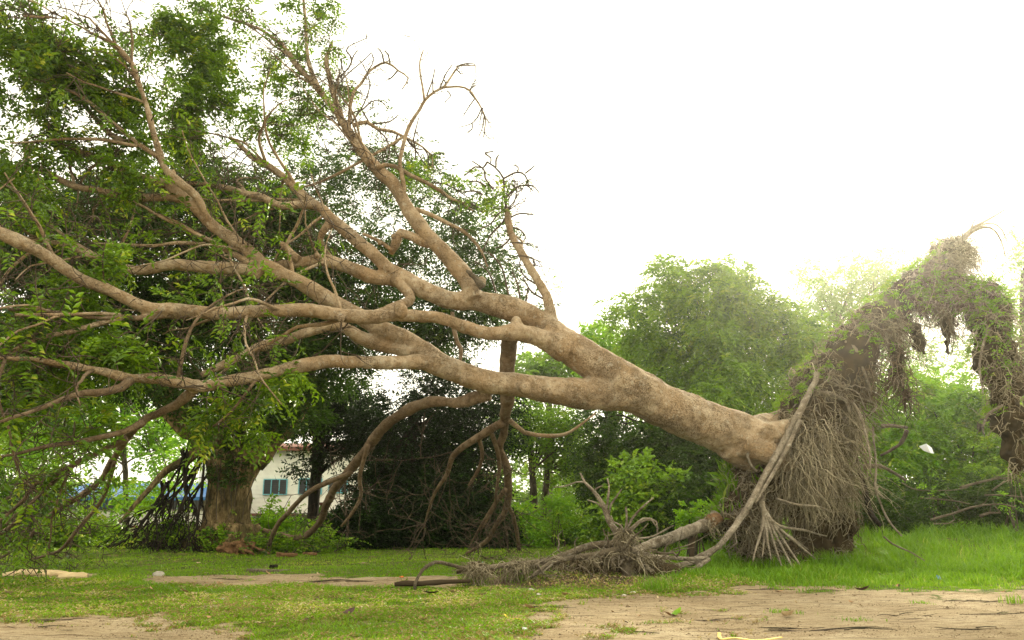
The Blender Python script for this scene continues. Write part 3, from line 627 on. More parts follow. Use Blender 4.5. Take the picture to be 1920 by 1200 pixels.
# large wood: closed tubes fused into one skin, smoothed, then cut back into trunk and limbs
fuse = MB(); sk_p = []; sk_r = []; sk_n = []
names_big = [k for k, l in LIMBS.items() if l['big']]
for q, k in enumerate(names_big):
    l = LIMBS[k]; p, r = smoothline(l['p'], l['r'], .10, .014, q)
    V, Fs = tube(p, r, 14, True, .028, q); fuse.add(V, Fs)
    sk_p.append(p); sk_r.append(r); sk_n += [q]*len(p)
def blob(mb, c, r, sq=(1, 1, 1)):
    V = []; n1, n2 = 6, 8
    for i in range(n1+1):
        for j in range(n2):
            th = math.pi*i/n1; ph = 2*math.pi*j/n2
            V.append((c[0]+r*sq[0]*math.sin(th)*math.cos(ph), c[1]+r*sq[1]*math.sin(th)*math.sin(ph), c[2]+r*sq[2]*math.cos(th)))
    Fs = [[i*n2+j, (i+1)*n2+j, (i+1)*n2+(j+1) % n2, i*n2+(j+1) % n2] for i in range(n1) for j in range(n2)]
    mb.add(V, Fs)
for nd in ([(1370,800,22,.1),(1420,800,24,.2),(1452,792,20,.3),(1485,772,14,.5)], [(1360,840,20,.0),(1392,862,22,.1),(1412,895,18,.2),(1425,930,12,.3)], [(1390,830,26,-.15),(1440,850,24,-.25),(1480,870,20,-.2),(1520,880,12,0)], [(1390,815,22,-.05),(1440,812,22,-.2),(1490,800,17,-.2),(1525,780,10,0)]):
    p, r = world_path(nd); p, r = smoothline(p, r, .1, .02, 3); V, Fs = tube(p, r, 12, True, .05, 3); fuse.add(V, Fs); sk_p.append(p); sk_r.append(r); sk_n += [0]*len(p)
for k, (x, y, r, of) in KNOBS:
    Y = Yb(x)+of; blob(fuse, P(x, y, Y), r*pxm(x, y, Y), (1, 1, 1.1))
def remesh(mb, voxel, smooth_it, sf=.5):
    o = link('tmp', mb.me('tmp'), M['bark_pale'])
    md = o.modifiers.new('r', 'REMESH'); md.mode = 'VOXEL'; md.voxel_size = voxel
    md2 = o.modifiers.new('s', 'SMOOTH'); md2.factor = sf; md2.iterations = smooth_it
    dg = bpy.context.evaluated_depsgraph_get(); ev = o.evaluated_get(dg); me_ = ev.to_mesh()
    nv = len(me_.vertices); V = np.empty(nv*3, np.float32); me_.vertices.foreach_get('co', V); V = V.reshape(-1, 3)
    nf = len(me_.polygons); lt = np.empty(nf, np.int32); me_.polygons.foreach_get('loop_total', lt)
    li = np.empty(len(me_.loops), np.int32); me_.loops.foreach_get('vertex_index', li)
    assert (lt == 4).all(); Q = li.reshape(-1, 4).copy(); V = V.astype(float)
    ev.to_mesh_clear(); bpy.data.objects.remove(o); return V, Q
def vnormals(V, Q):
    fn = np.cross(V[Q[:, 2]]-V[Q[:, 0]], V[Q[:, 3]]-V[Q[:, 1]]); out = np.zeros_like(V)
    for k in range(Q.shape[1]): np.add.at(out, Q[:, k], fn)
    return norm(out)
V, Q = remesh(fuse, .021, 7)
Nn = vnormals(V, Q)
d = np.array([noise.noise(Vector(v)*7)*.010+noise.noise(Vector(v)*19)*.006+noise.noise(Vector(v)*2.6)*.016 for v in V])
V = V+Nn*d[:, None]; Nn = vnormals(V, Q)
SP = np.vstack(sk_p); SR = np.concatenate(sk_r); SN = np.array(sk_n)
kd = kdtree.KDTree(len(SP))
for i, p in enumerate(SP): kd.insert(p, i)
kd.balance()
gir_ = np.array([SR[kd.find(v_)[1]] for v_ in V])
cen = V[Q].mean(1); own = np.empty(len(Q), np.int32)
for i, c in enumerate(cen):
    best = None
    for co, ix, di in kd.find_n(c, 14):
        s = di-SR[ix]*1.0
        if best is None or s < best[0]: best = (s, ix)
    own[i] = SN[best[1]]
# a face whose limb is U belongs to the trunk's fork
LBL = {'A': 'long limb rising from the fork and arching to the far upper left', 'B': 'long nearly level limb crossing in front of the others', 'C': 'thick limb rising steeply to the top of the picture',
       'D': 'upright broken-off limb standing alone against the sky', 'L': 'thick lower limb below the fork', 'H': 'lowest long limb sagging in the middle', 'K': 'limb hanging straight down behind the lower fork',
       'J': 'drooping limb bending down to the grass', 'E': 'straight limb running up to the left'}
LIMBOBJ = {}
for q, k in enumerate(names_big):
    if k == 'U': continue
    sel = (own == q) | ((own == names_big.index('U')) if k == 'trunk' else False)
    f = Q[sel]
    if len(f) == 0: continue
    u, inv = np.unique(f, return_inverse=True); f2 = inv.reshape(-1, 4)
    me = mk(LIMBS[k]['kind'], V[u], f2)
    ga = me.attributes.new('girth', 'FLOAT', 'POINT'); ga.data.foreach_set('value', gir_[u].astype(np.float32))
    me.normals_split_custom_set_from_vertices(Nn[u].tolist())
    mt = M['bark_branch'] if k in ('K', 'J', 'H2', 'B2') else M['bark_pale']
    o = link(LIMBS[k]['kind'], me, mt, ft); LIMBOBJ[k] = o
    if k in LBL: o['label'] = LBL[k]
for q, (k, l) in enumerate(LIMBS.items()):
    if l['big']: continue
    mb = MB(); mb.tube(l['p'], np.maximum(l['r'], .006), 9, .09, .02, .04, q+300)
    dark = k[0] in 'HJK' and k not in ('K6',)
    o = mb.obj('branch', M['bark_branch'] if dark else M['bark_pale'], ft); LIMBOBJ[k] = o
# broken grey stub sticking out above the fork
mb = MB(); mb.tube([P(x, y, Yb(x)+.12) for x, y in ((905,540),(893,523),(881,511),(874,507))], [.055, .042, .038, .015], 8, .04, 0, .12, 5)
o = mb.obj('broken_stub', M['bark_dead'], ft); o['label'] = 'short dark broken stub pointing up from the fork'

# long thin branches fanning out towards the crown's edge
rb = np.random.default_rng(404)
for k, cnt, Lb in (('A', 7, 1.7), ('E', 6, 1.7), ('E2', 6, 1.3), ('F', 6, 1.6), ('B', 6, 1.5), ('H', 5, 1.4), ('C', 8, 1.5), ('A2', 3, 1.2), ('E7', 4, 1.3), ('E4', 2, 1.0), ('G', 4, 1.5), ('H2', 4, 1.4), ('H4', 3, 1.2), ('B2', 3, 1.2)):
    l = LIMBS[k]; p, r = smoothline(l['p'], l['r'], .1); m_ = len(p)
    for q in range(cnt):
        i = int(m_*rb.uniform(.45 if l['big'] else .2, .93)); t = norm(p[min(i+3, m_-1)]-p[max(i-3, 0)]); d_ = t+rb.normal(0, .42, 3); pts_ = [p[i]]; L_ = Lb*rb.uniform(.7, 1.4); cv = rb.normal(0, .16, 3)
        for z_ in range(7): d_ = norm(d_+cv+rb.normal(0, .16, 3)); pts_.append(pts_[-1]+d_*L_/7)
        r0 = min(r[i]*.55, rb.uniform(.016, .030)); nm_ = 'X%s%d' % (k, q)
        if min(a_[2] for a_ in pts_) < .1: continue
        mb = MB(); mb.tube(pts_, np.linspace(r0, .006, 8), 7, .09, .03, .05, q); mb.obj('branch', M['bark_pale'] if k[0] not in 'H' else M['bark_branch'], ft)
        LIMBS[nm_] = dict(kind='branch', p=np.array(pts_), r=np.linspace(r0, .006, 8), big=False)
# twigs grown from the limbs
TW_P = []; TW_R = []; TIPS = []
rt = np.random.default_rng(77)
NT = 9
def grow(o, d, L, r, depth, up=.0, tips=True):
    pts = [o]; dd = d/np.linalg.norm(d); c = rt.normal(0, 1, 3)*.16
    for i in range(NT-1):
        dd = dd+c*.6+rt.normal(0, .13, 3)+np.array((0, 0, up)); dd /= np.linalg.norm(dd)
        if i == NT//2: c = rt.normal(0, 1, 3)*.2
        pts.append(pts[-1]+dd*L/(NT-1))
    pts = np.array(pts); TW_P.append(pts); r = max(r, .0062); TW_R.append(np.linspace(r, r*.25, NT))
    if depth > 0:
        for j in range(rt.integers(2, 4)):
            i = rt.integers(2, NT-1); nd = dd*.8+rt.normal(0, .75, 3)
            grow(pts[i], nd, L*rt.uniform(.4, .7), r*.6, depth-1, up, tips)
    elif tips: TIPS.append((pts[-1], dd, pts[NT//2]))
SPEC = {'A': (34, .9, .010), 'B': (16, .8, .011), 'C': (42, .9, .010), 'E': (18, .8, .011), 'E2': (22, .8, .008), 'E3': (14, .7, .006), 'E4': (12, .7, .008), 'E5': (14, .7, .008), 'E6': (8, .6, .005),
        'E7': (16, .8, .009), 'F': (14, .9, .009), 'G': (14, .8, .010), 'H': (12, .7, .010), 'H2': (16, .9, .010), 'H3': (10, .7, .006), 'H4': (12, .7, .007), 'H5': (10, .7, .006), 'H6': (8, .6, .007), 'H7': (10, .7, .006), 'B2': (10, .7, .007), 'B3': (10, .7, .007),
        'A2': (18, .8, .009), 'E8': (12, .8, .007), 'E9': (8, .6, .005), 'E10': (8, .6, .005), 'C2': (12, .6, .006), 'C4': (12, .6, .005), 'C3': (12, .6, .006),
        'J': (18, .9, .010), 'J2': (7, .6, .007), 'K': (16, 1.0, .011), 'K2': (12, 1.1, .010), 'K3': (8, .9, .008), 'K4': (6, .8, .008), 'K5': (5, .6, .006), 'I': (8, .7, .008), 'K7': (4, .4, .006), 'K8': (5, .5, .005), 'J3': (7, .6, .007), 'H8': (4, .4, .004), 'B5': (6, .5, .005)}
for k in list(LIMBS):
    if k[0] == 'X': SPEC[k] = (6, .6, .0065)
for k, (cnt, L, r) in SPEC.items():
    l = LIMBS[k]; p, rr = smoothline(l['p'], l['r'], .1)
    m_ = len(p); s0 = .35 if l['big'] else .2
    for _ in range(cnt):
        i = int(m_*(s0+(1-s0)*rt.uniform()**.8)); i = min(i, m_-2)
        if k == 'A' and p[i][0] > P(800, 500, 11)[0]: continue
        t = norm(p[min(i+2, m_-1)]-p[max(i-2, 0)]); dd = t*.8+rt.normal(0, .75, 3)
        if k == 'C': dd += np.array((-.1, .2, .1))
        if k[0] in 'KJ' or k in ('H2', 'H4', 'H5', 'H7'): dd += np.array((0, 0, -.55))
        grow(p[i], dd, L*rt.uniform(.6, 1.2), r*rt.uniform(.7, 1.1), 2 if L > .65 else 1)
# bare dead twigs against the sky on the right side of the crown
for k, cnt in (('C5', 14), ('C6', 12), ('C7', 9), ('C8', 3), ('C9', 10), ('C10', 12), ('C11', 12)):
    l = LIMBS[k]; p, rr = smoothline(l['p'], l['r'], .08); m_ = len(p)
    for _ in range(cnt):
        i = min(int(m_*rt.uniform(.3, .92)), m_-2); t = norm(p[i+1]-p[max(i-1, 0)])
        grow(p[i], t*.9+rt.normal(0, .7, 3)*np.array((1, .5, 1)), rt.uniform(.18, .5), .0075, 1, .0, False)
dp = P(950, 395, Yb(950)+.55)
for q in range(9):
    a = -1.0+2.3*q/8; grow(dp+rt.normal(0, .03, 3), np.array((math.sin(a), rt.normal(0, .3), math.cos(a)*1.2)), rt.uniform(.45, .85), .011, 2, -.02, False)
for x, y in ((975, 480), (990, 497), (1005, 525), (965, 455)):
    for s in (-1, 1, 1): grow(P(x, y, Yb(x)+.3), np.array((s*1.0, .2, .2)), rt.uniform(.3, .6), .008, 1, -.02, False)
# thin dead twigs against the sky, drawn one by one
FINE = [(1.5,'C',[(657,233),(680,200),(693,165),(690,140),(680,120)]),(1.5,'C',[(720,117),(715,98),(708,90)]),(1.5,'C',[(731,118),(727,102),(720,95)]),(1.5,'C',[(745,133),(735,145),(728,150)]),(1.5,'C',[(690,133),(700,115),(697,100)]),
 (1.5,'C',[(660,211),(680,205),(697,190),(715,190),(727,205)]),(1.5,'C',[(680,209),(690,225),(697,235)]),(1.5,'C',[(700,232),(730,228),(748,215)]),(1.5,'C',[(630,150),(655,125),(662,105),(670,95)]),(1.5,'C',[(655,125),(660,110),(650,90),(690,70),(688,63)]),(1.5,'C',[(630,165),(650,140),(680,115),(697,99)]),
 (1.3,'V',[(800,180),(810,150),(815,130)]),(1.3,'V',[(812,172),(811,150)]),(1.3,'V',[(825,165),(835,140),(848,122)]),(1.3,'V',[(857,125),(870,120),(890,121),(892,138)]),(1.3,'V',[(833,150),(836,158)]),(1.3,'V',[(838,170),(845,180),(834,192)]),(1.3,'V',[(856,130),(865,140)]),
 (1.3,'V',[(890,185),(880,200),(869,218)]),(1.3,'V',[(903,203),(895,220),(883,232),(860,239)]),(1.3,'V',[(885,230),(886,240),(876,250)]),(1.3,'V',[(905,202),(901,220),(900,226)]),(1.3,'V',[(908,215),(905,240),(898,257)]),(1.3,'V',[(880,172),(889,184)]),(1.3,'V',[(775,262),(780,240),(785,220)]),
 (1.6,'C',[(707,243),(725,260),(731,285),(724,305)]),(1.6,'C',[(760,257),(775,275),(793,280)]),(1.6,'C',[(770,265),(785,290),(798,310)]),(1.6,'C',[(793,277),(802,290),(805,318)]),(1.6,'C',[(745,253),(740,280),(752,300)]),(1.6,'C',[(775,262),(780,285),(778,300)]),
 (1.6,'C',[(845,371),(860,385),(850,400)]),(1.6,'C',[(860,378),(890,385),(907,400)]),(1.6,'C',[(848,372),(840,395),(830,400)]),(1.6,'C',[(807,343),(830,345),(850,352),(880,372)]),
 (2.2,'D',[(950,395),(945,360),(944,335),(928,313),(914,303)]),(1.8,'D',[(944,335),(967,323),(983,326),(989,335),(991,347)]),(1.5,'D',[(985,325),(1003,311)]),(1.6,'D',[(970,324),(972,314),(965,308)]),(1.8,'D',[(950,370),(970,350),(1000,348),(1011,361)]),(1.4,'D',[(990,349),(1000,358)]),
 (1.8,'D',[(925,355),(910,335),(907,318),(885,302)]),(1.6,'D',[(914,303),(905,315),(890,313),(870,330)]),(1.6,'D',[(912,350),(895,340),(880,342)]),(1.5,'D',[(920,305),(920,295),(908,288),(925,284)]),(1.5,'D',[(930,313),(930,298),(935,290)]),(1.6,'D',[(905,365),(890,358),(868,360)]),
 (1.8,'D',[(953,410),(975,400),(1000,402)]),(1.6,'D',[(955,425),(975,430),(985,445),(975,460)]),(1.6,'D',[(962,440),(945,460),(930,465)]),(1.5,'D',[(975,478),(990,480),(985,488)]),(1.5,'D',[(983,480),(1000,485),(1003,500)]),(1.8,'D',[(950,392),(935,400),(920,420),(900,430)]),(1.8,'D',[(952,400),(940,420),(920,440),(905,470)]),
 (1.8,'D',[(1010,535),(985,520),(975,500),(978,480)]),(1.6,'D',[(1018,560),(995,545),(980,520)]),(1.6,'D',[(990,540),(985,570),(975,580)]),(1.6,'A',[(955,560),(950,540),(940,500),(915,470)]),(1.6,'A',[(930,548),(915,510),(890,490)]),(1.6,'A',[(975,560),(970,530),(960,510)])]
for q, (r, k, nd) in enumerate(FINE):
    of = {'C': 1.3, 'V': 1.05, 'D': .55, 'A': .3}[k]; p_ = [P(x, y, Yb(x)+of+.03*i) for i, (x, y) in enumerate(nd)]
    a, b = smoothline(p_, np.ones(len(p_)), .05, .012, q)
    ix = np.linspace(0, len(a)-1, NT); pa = np.stack([np.interp(ix, range(len(a)), a[:, c]) for c in range(3)], 1)
    TW_P.append(pa); TW_R.append(np.linspace(r*.0100, r*.0066, NT))
    for s in range(2): grow(pa[rt.integers(2, NT-1)], (pa[-1]-pa[0])/np.linalg.norm(pa[-1]-pa[0])+rt.normal(0, .9, 3)*np.array((1, .4, 1)), rt.uniform(.08, .22), .0065, 0, 0, False)
Vt, Qt = batch_tubes(np.array(TW_P), np.array(TW_R), 4)
tag(link('twigs', mk('twigs', Vt, Qt), M['twig'], ft), kind='stuff')

# leaves of the fallen tree: compound leaves on twig ends plus leafy clumps where the photo has them
FB = [ # px, py, rx, ry, depth offset, depth radius, sprays
 (20,40,60,60,.2,.6,110),(60,110,75,50,.3,.6,120),(25,160,60,35,.2,.5,80),(110,130,50,35,.5,.5,60),(150,140,60,32,.5,.5,70),(205,150,60,30,.6,.5,70),(165,175,50,22,.5,.4,44),(105,205,42,18,.7,.3,34),(225,185,40,22,.6,.3,34),(35,20,30,30,.3,.3,30),
 (300,38,36,16,1.5,.3,44),(290,72,36,16,1.6,.3,46),(340,65,36,18,1.6,.4,54),(390,80,44,18,1.6,.4,60),(330,100,46,16,1.6,.4,56),(410,108,34,20,1.7,.4,40),(385,135,38,20,1.6,.4,50),(345,165,34,18,1.6,.4,52),(400,180,40,22,1.6,.4,46),(350,200,34,20,1.6,.4,56),(375,215,34,16,1.5,.3,40),(335,240,26,16,1.5,.3,40),(350,268,26,16,1.5,.3,40),(440,165,24,22,1.8,.3,18),
 (400,5,40,10,1.7,.3,26),(470,6,30,8,1.7,.3,14),(560,22,12,18,1.6,.2,12),(574,42,12,10,1.6,.2,8),(612,25,13,26,1.8,.2,26),(500,75,40,14,1.8,.3,12),(545,120,34,20,1.9,.4,22),(500,165,40,22,2.0,.4,24),(600,190,26,20,2.0,.3,20),(610,100,16,16,2.0,.3,12),(650,165,20,16,2.0,.3,16),(530,200,40,20,2.1,.4,24),(560,170,30,20,2.0,.4,18),
 (225,245,34,14,.6,.3,26),(245,215,26,14,.6,.3,20),(120,258,40,10,.6,.3,16),(40,290,50,16,.6,.4,30),(240,290,40,18,.7,.3,36),(100,300,50,16,1.0,.4,26),(230,318,40,14,.2,.3,24),(270,345,30,14,.3,.3,16),
 (30,380,60,40,.5,.5,70),(50,420,50,25,.6,.4,30),(560,250,46,20,2.2,.5,26),(480,235,40,18,2.0,.4,22),
 (95,565,70,26,-.6,.4,60),(60,620,70,30,-.7,.4,80),(140,655,70,34,-.6,.4,100),(200,625,44,26,-.5,.3,44),(225,675,40,20,-.8,.3,44),(90,700,80,24,-.6,.4,66),(50,780,60,30,-.4,.4,50),(150,790,50,22,-.2,.4,36),(30,870,50,36,0,.4,40),(190,510,50,20,-.5,.3,30),(230,470,26,16,-.6,.2,14),(130,530,46,20,-.5,.3,28),
 (20,990,50,36,2.5,.5,44),(120,900,40,22,1.2,.3,22),
 (400,775,46,30,-.2,.3,46),(520,745,40,24,-.3,.3,44),(460,795,50,18,-.1,.3,36),(365,800,26,16,0,.2,14),(550,700,34,18,-.5,.3,26),(340,560,36,16,-.2,.3,14)]
rl = np.random.default_rng(5)
SO = []; SA = []
for (x, y, rx, ry, of, dr, cnt) in FB:
    cnt = int(cnt*(1.5 if y < 330 else 1.15))
    nc = max(3, cnt//14); Yc = Yb(x)+of; c = P(x, y, Yc); m1 = pxm(x, y, Yc)
    cc = rl.normal(0, 1, (nc, 3)); cc = norm(cc)*rl.uniform(.2, 1, (nc, 1))**.5
    ids = rl.integers(0, nc, cnt); pp = cc[ids]+rl.normal(0, .16, (cnt, 3))
    SO.append(c+pp*np.array((rx*m1, dr, ry*m1))); SA.append(cc[ids]*.5+rl.normal(0, .5, (cnt, 3))+np.array((-.15, 0, -.15)))
tp = [t for t in TIPS if rl.uniform() < .27]
# twig-end sprays only left of the bare, broken side
tp = [t for t in tp if proj(*t[0])[0] < 560+rl.normal(0, 60)]
SO.append(np.array([t[0] for t in tp])); SA.append(np.array([t[1] for t in tp]))
SO = np.vstack(SO); SA = np.vstack(SA)
for (x, y, rx, ry, of, dr, cnt) in [(925,375,28,28,.7,.25,34),(905,330,12,8,.7,.1,5),(770,330,36,22,1.5,.3,30),(790,300,25,12,1.5,.2,10),(870,345,18,12,.7,.2,6)]:
    Yc = Yb(x)+of; c = P(x, y, Yc); m1 = pxm(x, y, Yc); pp = rl.normal(0, .55, (cnt, 3))
    SO = np.vstack([SO, c+pp*np.array((rx*m1, dr, ry*m1))]); SA = np.vstack([SA, rl.normal(0, 1, (cnt, 3))])
near = np.argsort(SO[:, 1]+rl.uniform(0, .8, len(SO)))
KL = 12
LV = []
for q in range(5):     # five shapes of compound leaf, shared by the nearest 300
    V, Fs, t = spray_leaves(np.zeros((1, 3)), np.array([[1., 0, 0]]), 11, .30, .095, .036, rl, .3, True, .16)
    tt = smoothline([(0, 0, 0), (.15, 0, -.01), (.30, 0, -.09)], [.003, .0025, .0015], .05)
    V2, F2 = tube(tt[0], tt[1], 3, False)
    F3 = Fs.tolist()+[[a+len(V) for a in f] for f in F2]
    me = mk('leaf', np.vstack([V, V2]), F3, False); a = me.attributes.new('tint', 'FLOAT', 'POINT')
    a.data.foreach_set('value', np.concatenate([t, np.full(len(V2), .3)]).astype(np.float32)); me.materials.append(M['leaf']); LV.append(me)
cnt = 0
for i in near:
    if cnt >= 290: break
    o3 = SO[i]; px_, py_ = proj(*o3)
    if not (-10 < px_ < 1900 and -10 < py_ < 1190): continue
    o = bpy.data.objects.new('leaf', LV[cnt % 5]); C.objects.link(o); o.parent = ft
    o.location = Vector(o3)-ft.location; a = Vector(SA[i]).normalized(); o.rotation_euler = a.to_track_quat('X', 'Z').to_euler()
    s = rl.uniform(.75, 1.2); o.scale = (s, s, s); cnt += 1; SO[i] = (0, 0, -50)
keep = SO[:, 2] > -10; SO = SO[keep]; SA = SA[keep]
V, Fs, t = spray_leaves(SO, SA, KL, rl.uniform(.20, .36, len(SO)), .092, .036, rl, .3)
tag(link('foliage', mk('foliage', V, Fs, False, t), M['leaf'], ft), kind='stuff')
# light green young sprig on the upright limb
so = np.array([P(1030+rl.normal(0, 4), 545+rl.normal(0, 10), Yb(1020)+.3) for _ in range(7)])
V, Fs, t = spray_leaves(so, np.array((1., -.3, .35))+rl.normal(0, .35, (7, 3)), 12, .20, .05, .02, rl, .4)
tag(link('young_leaves', mk('young_leaves', V, Fs, False, t), M['leaf_bright'], ft), 'bright green young leaves sprouting from the upright limb')

# ------------------------------------------------------------------ root plate
rp = MB(); SL = .86
def core(nodes, seed, sides=12):
    p = [P(x, y, Y) for x, y, r, Y in nodes]; r = [r*SL*pxm(x, y, Y) for x, y, r, Y in nodes]
    a, b = smoothline(p, r, .15, .05, seed); V, Fs = tube(a, b, sides, True, .07, seed); rp.add(V, Fs)
core([(1405,975,30,12.7),(1425,915,42,12.7),(1465,860,52,12.7),(1508,795,58,12.8),(1548,735,56,12.9),(1590,672,50,13.0),(1635,612,38,13.1),(1690,556,28,13.2),(1740,518,27,13.2),(1775,496,24,13.2)], 1)
core([(1470,960,40,12.9),(1500,880,62,13.0),(1535,800,60,13.0),(1565,740,50,13.1)], 2)
core([(1555,930,26,13.2),(1568,880,34,13.2),(1575,820,36,13.2),(1588,750,30,13.2),(1602,690,30,13.2)], 3)
core([(1400,1000,30,12.8),(1440,1030,30,12.9),(1500,1050,26,13.3),(1560,1030,28,13.7),(1575,960,34,13.8)], 4)
core([(1740,532,28,13.2),(1790,548,30,13.1),(1835,562,34,13.0),(1853,600,38,12.9),(1862,650,38,12.8),(1873,705,36,12.8),(1884,755,32,12.7),(1893,800,30,12.7),(1903,840,24,12.7),(1910,880,14,12.7)], 5)
core([(1680,580,24,13.1),(1735,560,22,13.1),(1780,568,20,13.1)], 6)
core([(1720,600,14,13.0),(1725,640,12,13.0),(1735,665,7,13.0)], 61)
core([(1668,610,18,13.0),(1672,650,13,13.0),(1690,720,9,13.0),(1700,745,4,13.0)], 62)
core([(1775,590,14,13.1),(1782,630,9,13.1),(1778,668,5,13.1)], 63)
core([(1765,480,24,13.2),(1790,468,18,13.2),(1808,472,9,13.0)], 7)
core([(1500,985,46,13.9),(1545,985,46,13.9),(1520,930,40,13.8)], 9)
core([(1352,962,12,12.3),(1378,925,20,12.5),(1405,885,26,12.6),(1440,845,30,12.7)], 10)
core([(1350,985,16,12.2),(1385,975,26,12.5),(1430,960,36,12.8)], 8)
V, Q = remesh(rp, .05, 3)
Nn = vnormals(V, Q)
d = np.array([noise.noise(Vector(v)*2.4)*.15+noise.noise(Vector(v)*6)*.09+abs(noise.noise(Vector(v)*15))*.06 for v in V])
V = V+Nn*d[:, None]; RV, RQ = V, Q
link('root_plate', mk('root_plate', V, Q), M['soil'], ft)['label'] = 'torn-up arch of soil and matted roots'
Nn = vnormals(V, Q); fc = V[Q].mean(1); fnn = norm(Nn[Q].mean(1))
area = np.linalg.norm(np.cross(V[Q[:, 2]]-V[Q[:, 0]], V[Q[:, 3]]-V[Q[:, 1]]), axis=1)
rr_ = np.random.default_rng(31)
def surf(cnt, wgt):
    p = area*wgt; p = p/p.sum(); i = rr_.choice(len(fc), cnt, p=p); return fc[i]+rr_.normal(0, .02, (cnt, 3)), fnn[i]
fpx, fpy = proj(fc[:, 0], fc[:, 1], fc[:, 2])
front = np.clip(-fnn[:, 1]+.35, .05, 1.3)
under = np.clip(-fnn[:, 2]+.3, .05, 1.5)
lowmass = (fpx < 1680)
def hang(cnt, wgt, lmin, lmax, r0, name, mat, NP=8, out=.10, wig=.03, side=.0, grav=1.0, sides=3):
    o, nr = surf(cnt, wgt); L = rr_.uniform(lmin, lmax, cnt)*rr_.uniform(.5, 1, cnt)
    pts = np.zeros((cnt, NP, 3)); pts[:, 0] = o-nr*.03
    d = nr*.9+rr_.normal(0, .35, (cnt, 3)); d[:, 0] += side; dr = rr_.normal(0, .13, (cnt, 3))
    for k in range(1, NP):
        d = norm(d*.72+np.array((0, 0, -.30*grav))+dr+rr_.normal(0, wig*6, (cnt, 3)))
        pts[:, k] = pts[:, k-1]+d*(L/(NP-1))[:, None]
    gz = .02; pts[..., 2] = np.maximum(pts[..., 2], gz)
    R_ = r0*rr_.uniform(.5, 1.4, cnt)[:, None]*np.linspace(1, .35, NP)[None]
    V, Fs = batch_tubes(pts, R_, sides)
    return tag(link(name, mk(name, V, Fs, True, np.repeat(np.clip(rr_.normal(.45, .28, cnt), 0, 1), NP*sides)), M[mat], ft), kind='stuff')
edge = (fnn[:, 2] > .35)
hollow = (fpx > 1490)*(fpx < 1560)*(fpy > 955)
front = front*np.where(hollow, .04, 1)
cl = np.array([noise.noise(Vector(c_)*1.9+Vector((7, 0, 0))) for c_ in fc]); clump_w = np.clip(cl*3.2+.55, .05, 1.6)      # tufts and bare soil between them
rside = np.where((fpx > 1585)*(fpx < 1700)*(fpy > 640), .3, 1)*np.where(fpy < 660, 1.9, 1)
hang(3200, front*(1+.5*lowmass)*clump_w*rside, .15, .65, .0060, 'root_fibres', 'fibre', side=-.1, wig=.075, grav=.7)
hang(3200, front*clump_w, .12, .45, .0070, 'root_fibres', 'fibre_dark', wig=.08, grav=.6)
hang(1300, front*clump_w*rside, .25, .8, .0085, 'root_fibres', 'fibre', NP=11, wig=.10, grav=.45, side=-.1)
hang(700, under*front*clump_w*rside, .4, 1.0, .0055, 'hanging_rootlets', 'fibre', NP=10, wig=.04)
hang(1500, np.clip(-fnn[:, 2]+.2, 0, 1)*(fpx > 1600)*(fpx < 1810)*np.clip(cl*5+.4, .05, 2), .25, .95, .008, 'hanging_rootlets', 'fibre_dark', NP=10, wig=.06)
hang(1300, under*(fpx > 1440)*(fpx < 1600)*(fpy > 720)*(fpy < 900)*front*clump_w, .7, 1.35, .0060, 'hanging_rootlets', 'fibre', NP=12, wig=.035)
hang(260, front*lowmass*(fpy > 700)*rside, .4, 1.3, .013, 'hanging_rootlets', 'root', NP=14, wig=.07, out=.3, grav=.7)
hang(420, (fpx > 1740)*(fpy < 520)*1.0, .2, .8, .007, 'hanging_rootlets', 'fibre', NP=10, wig=.06, grav=.3)
hang(500, np.exp(-((fpx-1800)/30)**2-((fpy-475)/22)**2), .3, .9, .006, 'hanging_rootlets', 'fibre', NP=10, wig=.05, side=.5, grav=.6)
hang(700, (fpx < 1470)*(fpy > 860)*1.0, .2, .7, .0065, 'root_fibres', 'fibre', NP=10, wig=.09, grav=.6, side=-.2)
hang(260, (fpx > 1800)*front*1.0, .3, .9, .010, 'hanging_rootlets', 'fibre', NP=12, wig=.06, grav=.7)

# leaves, moss and grass on the plate's old upper side
def plate_leaves(cnt, wgt, mat, L, W, name, label=None, sl=.12):
    o, nr = surf(cnt, wgt); V, Fs, t = spray_leaves(o+nr*.05, nr+rr_.normal(0, .5, (cnt, 3)), 7, sl, L, W, rr_, .4)
    ob = tag(link(name, mk(name, V, Fs, False, t), M[mat], ft), label, kind='stuff'); return ob
mossy = np.clip((fnn[:, 2]*.8-fnn[:, 0]*.7-.55)/.45, 0, 1)*(.2+(np.array([noise.noise(Vector(c_)*2.2) for c_ in fc]) > .02))
plate_leaves(1000, mossy*(fpy < 780), 'grass', .045, .018, 'moss', 'yellow green moss and small leaves along the outer ridge', .07)
gsel = np.exp(-((fpx-1745)/50)**2-((fpy-540)/26)**2)+.7*np.exp(-((fpx-1850)/35)**2-((fpy-560)/40)**2)+.25*np.exp(-((fpx-1880)/20)**2-((fpy-650)/60)**2)+.12*np.exp(-((fpx-1650)/50)**2-((fpy-620)/50)**2)
plate_leaves(520, gsel*front, 'leaf_bright', .06, .026, 'creeper_leaves', 'green creeper leaves growing on the arch of roots', .16)
o, nr = surf(1100, np.clip(-fnn[:, 0]+fnn[:, 2]*.4, 0, 1)**2*(fpy > 840)*(fpx < 1450))
def slope_grass(o, nr, h, wd):
    M_ = len(o); dd = nr*.5+np.array((-.1, 0, .8))+rr_.normal(0, .35, (M_, 3)); L = h*rr_.uniform(.5, 1.3, M_)
    V, Fs = leaves(o, dd, rr_.normal(0, 1, (M_, 3)), L, wd*rr_.uniform(.7, 1.3, M_), .1, .35)
    return V, Fs, np.repeat(np.clip(rr_.normal(.6, .2, M_), 0, 1), 4)
V, Fs, t = slope_grass(o, nr, .26, .013)
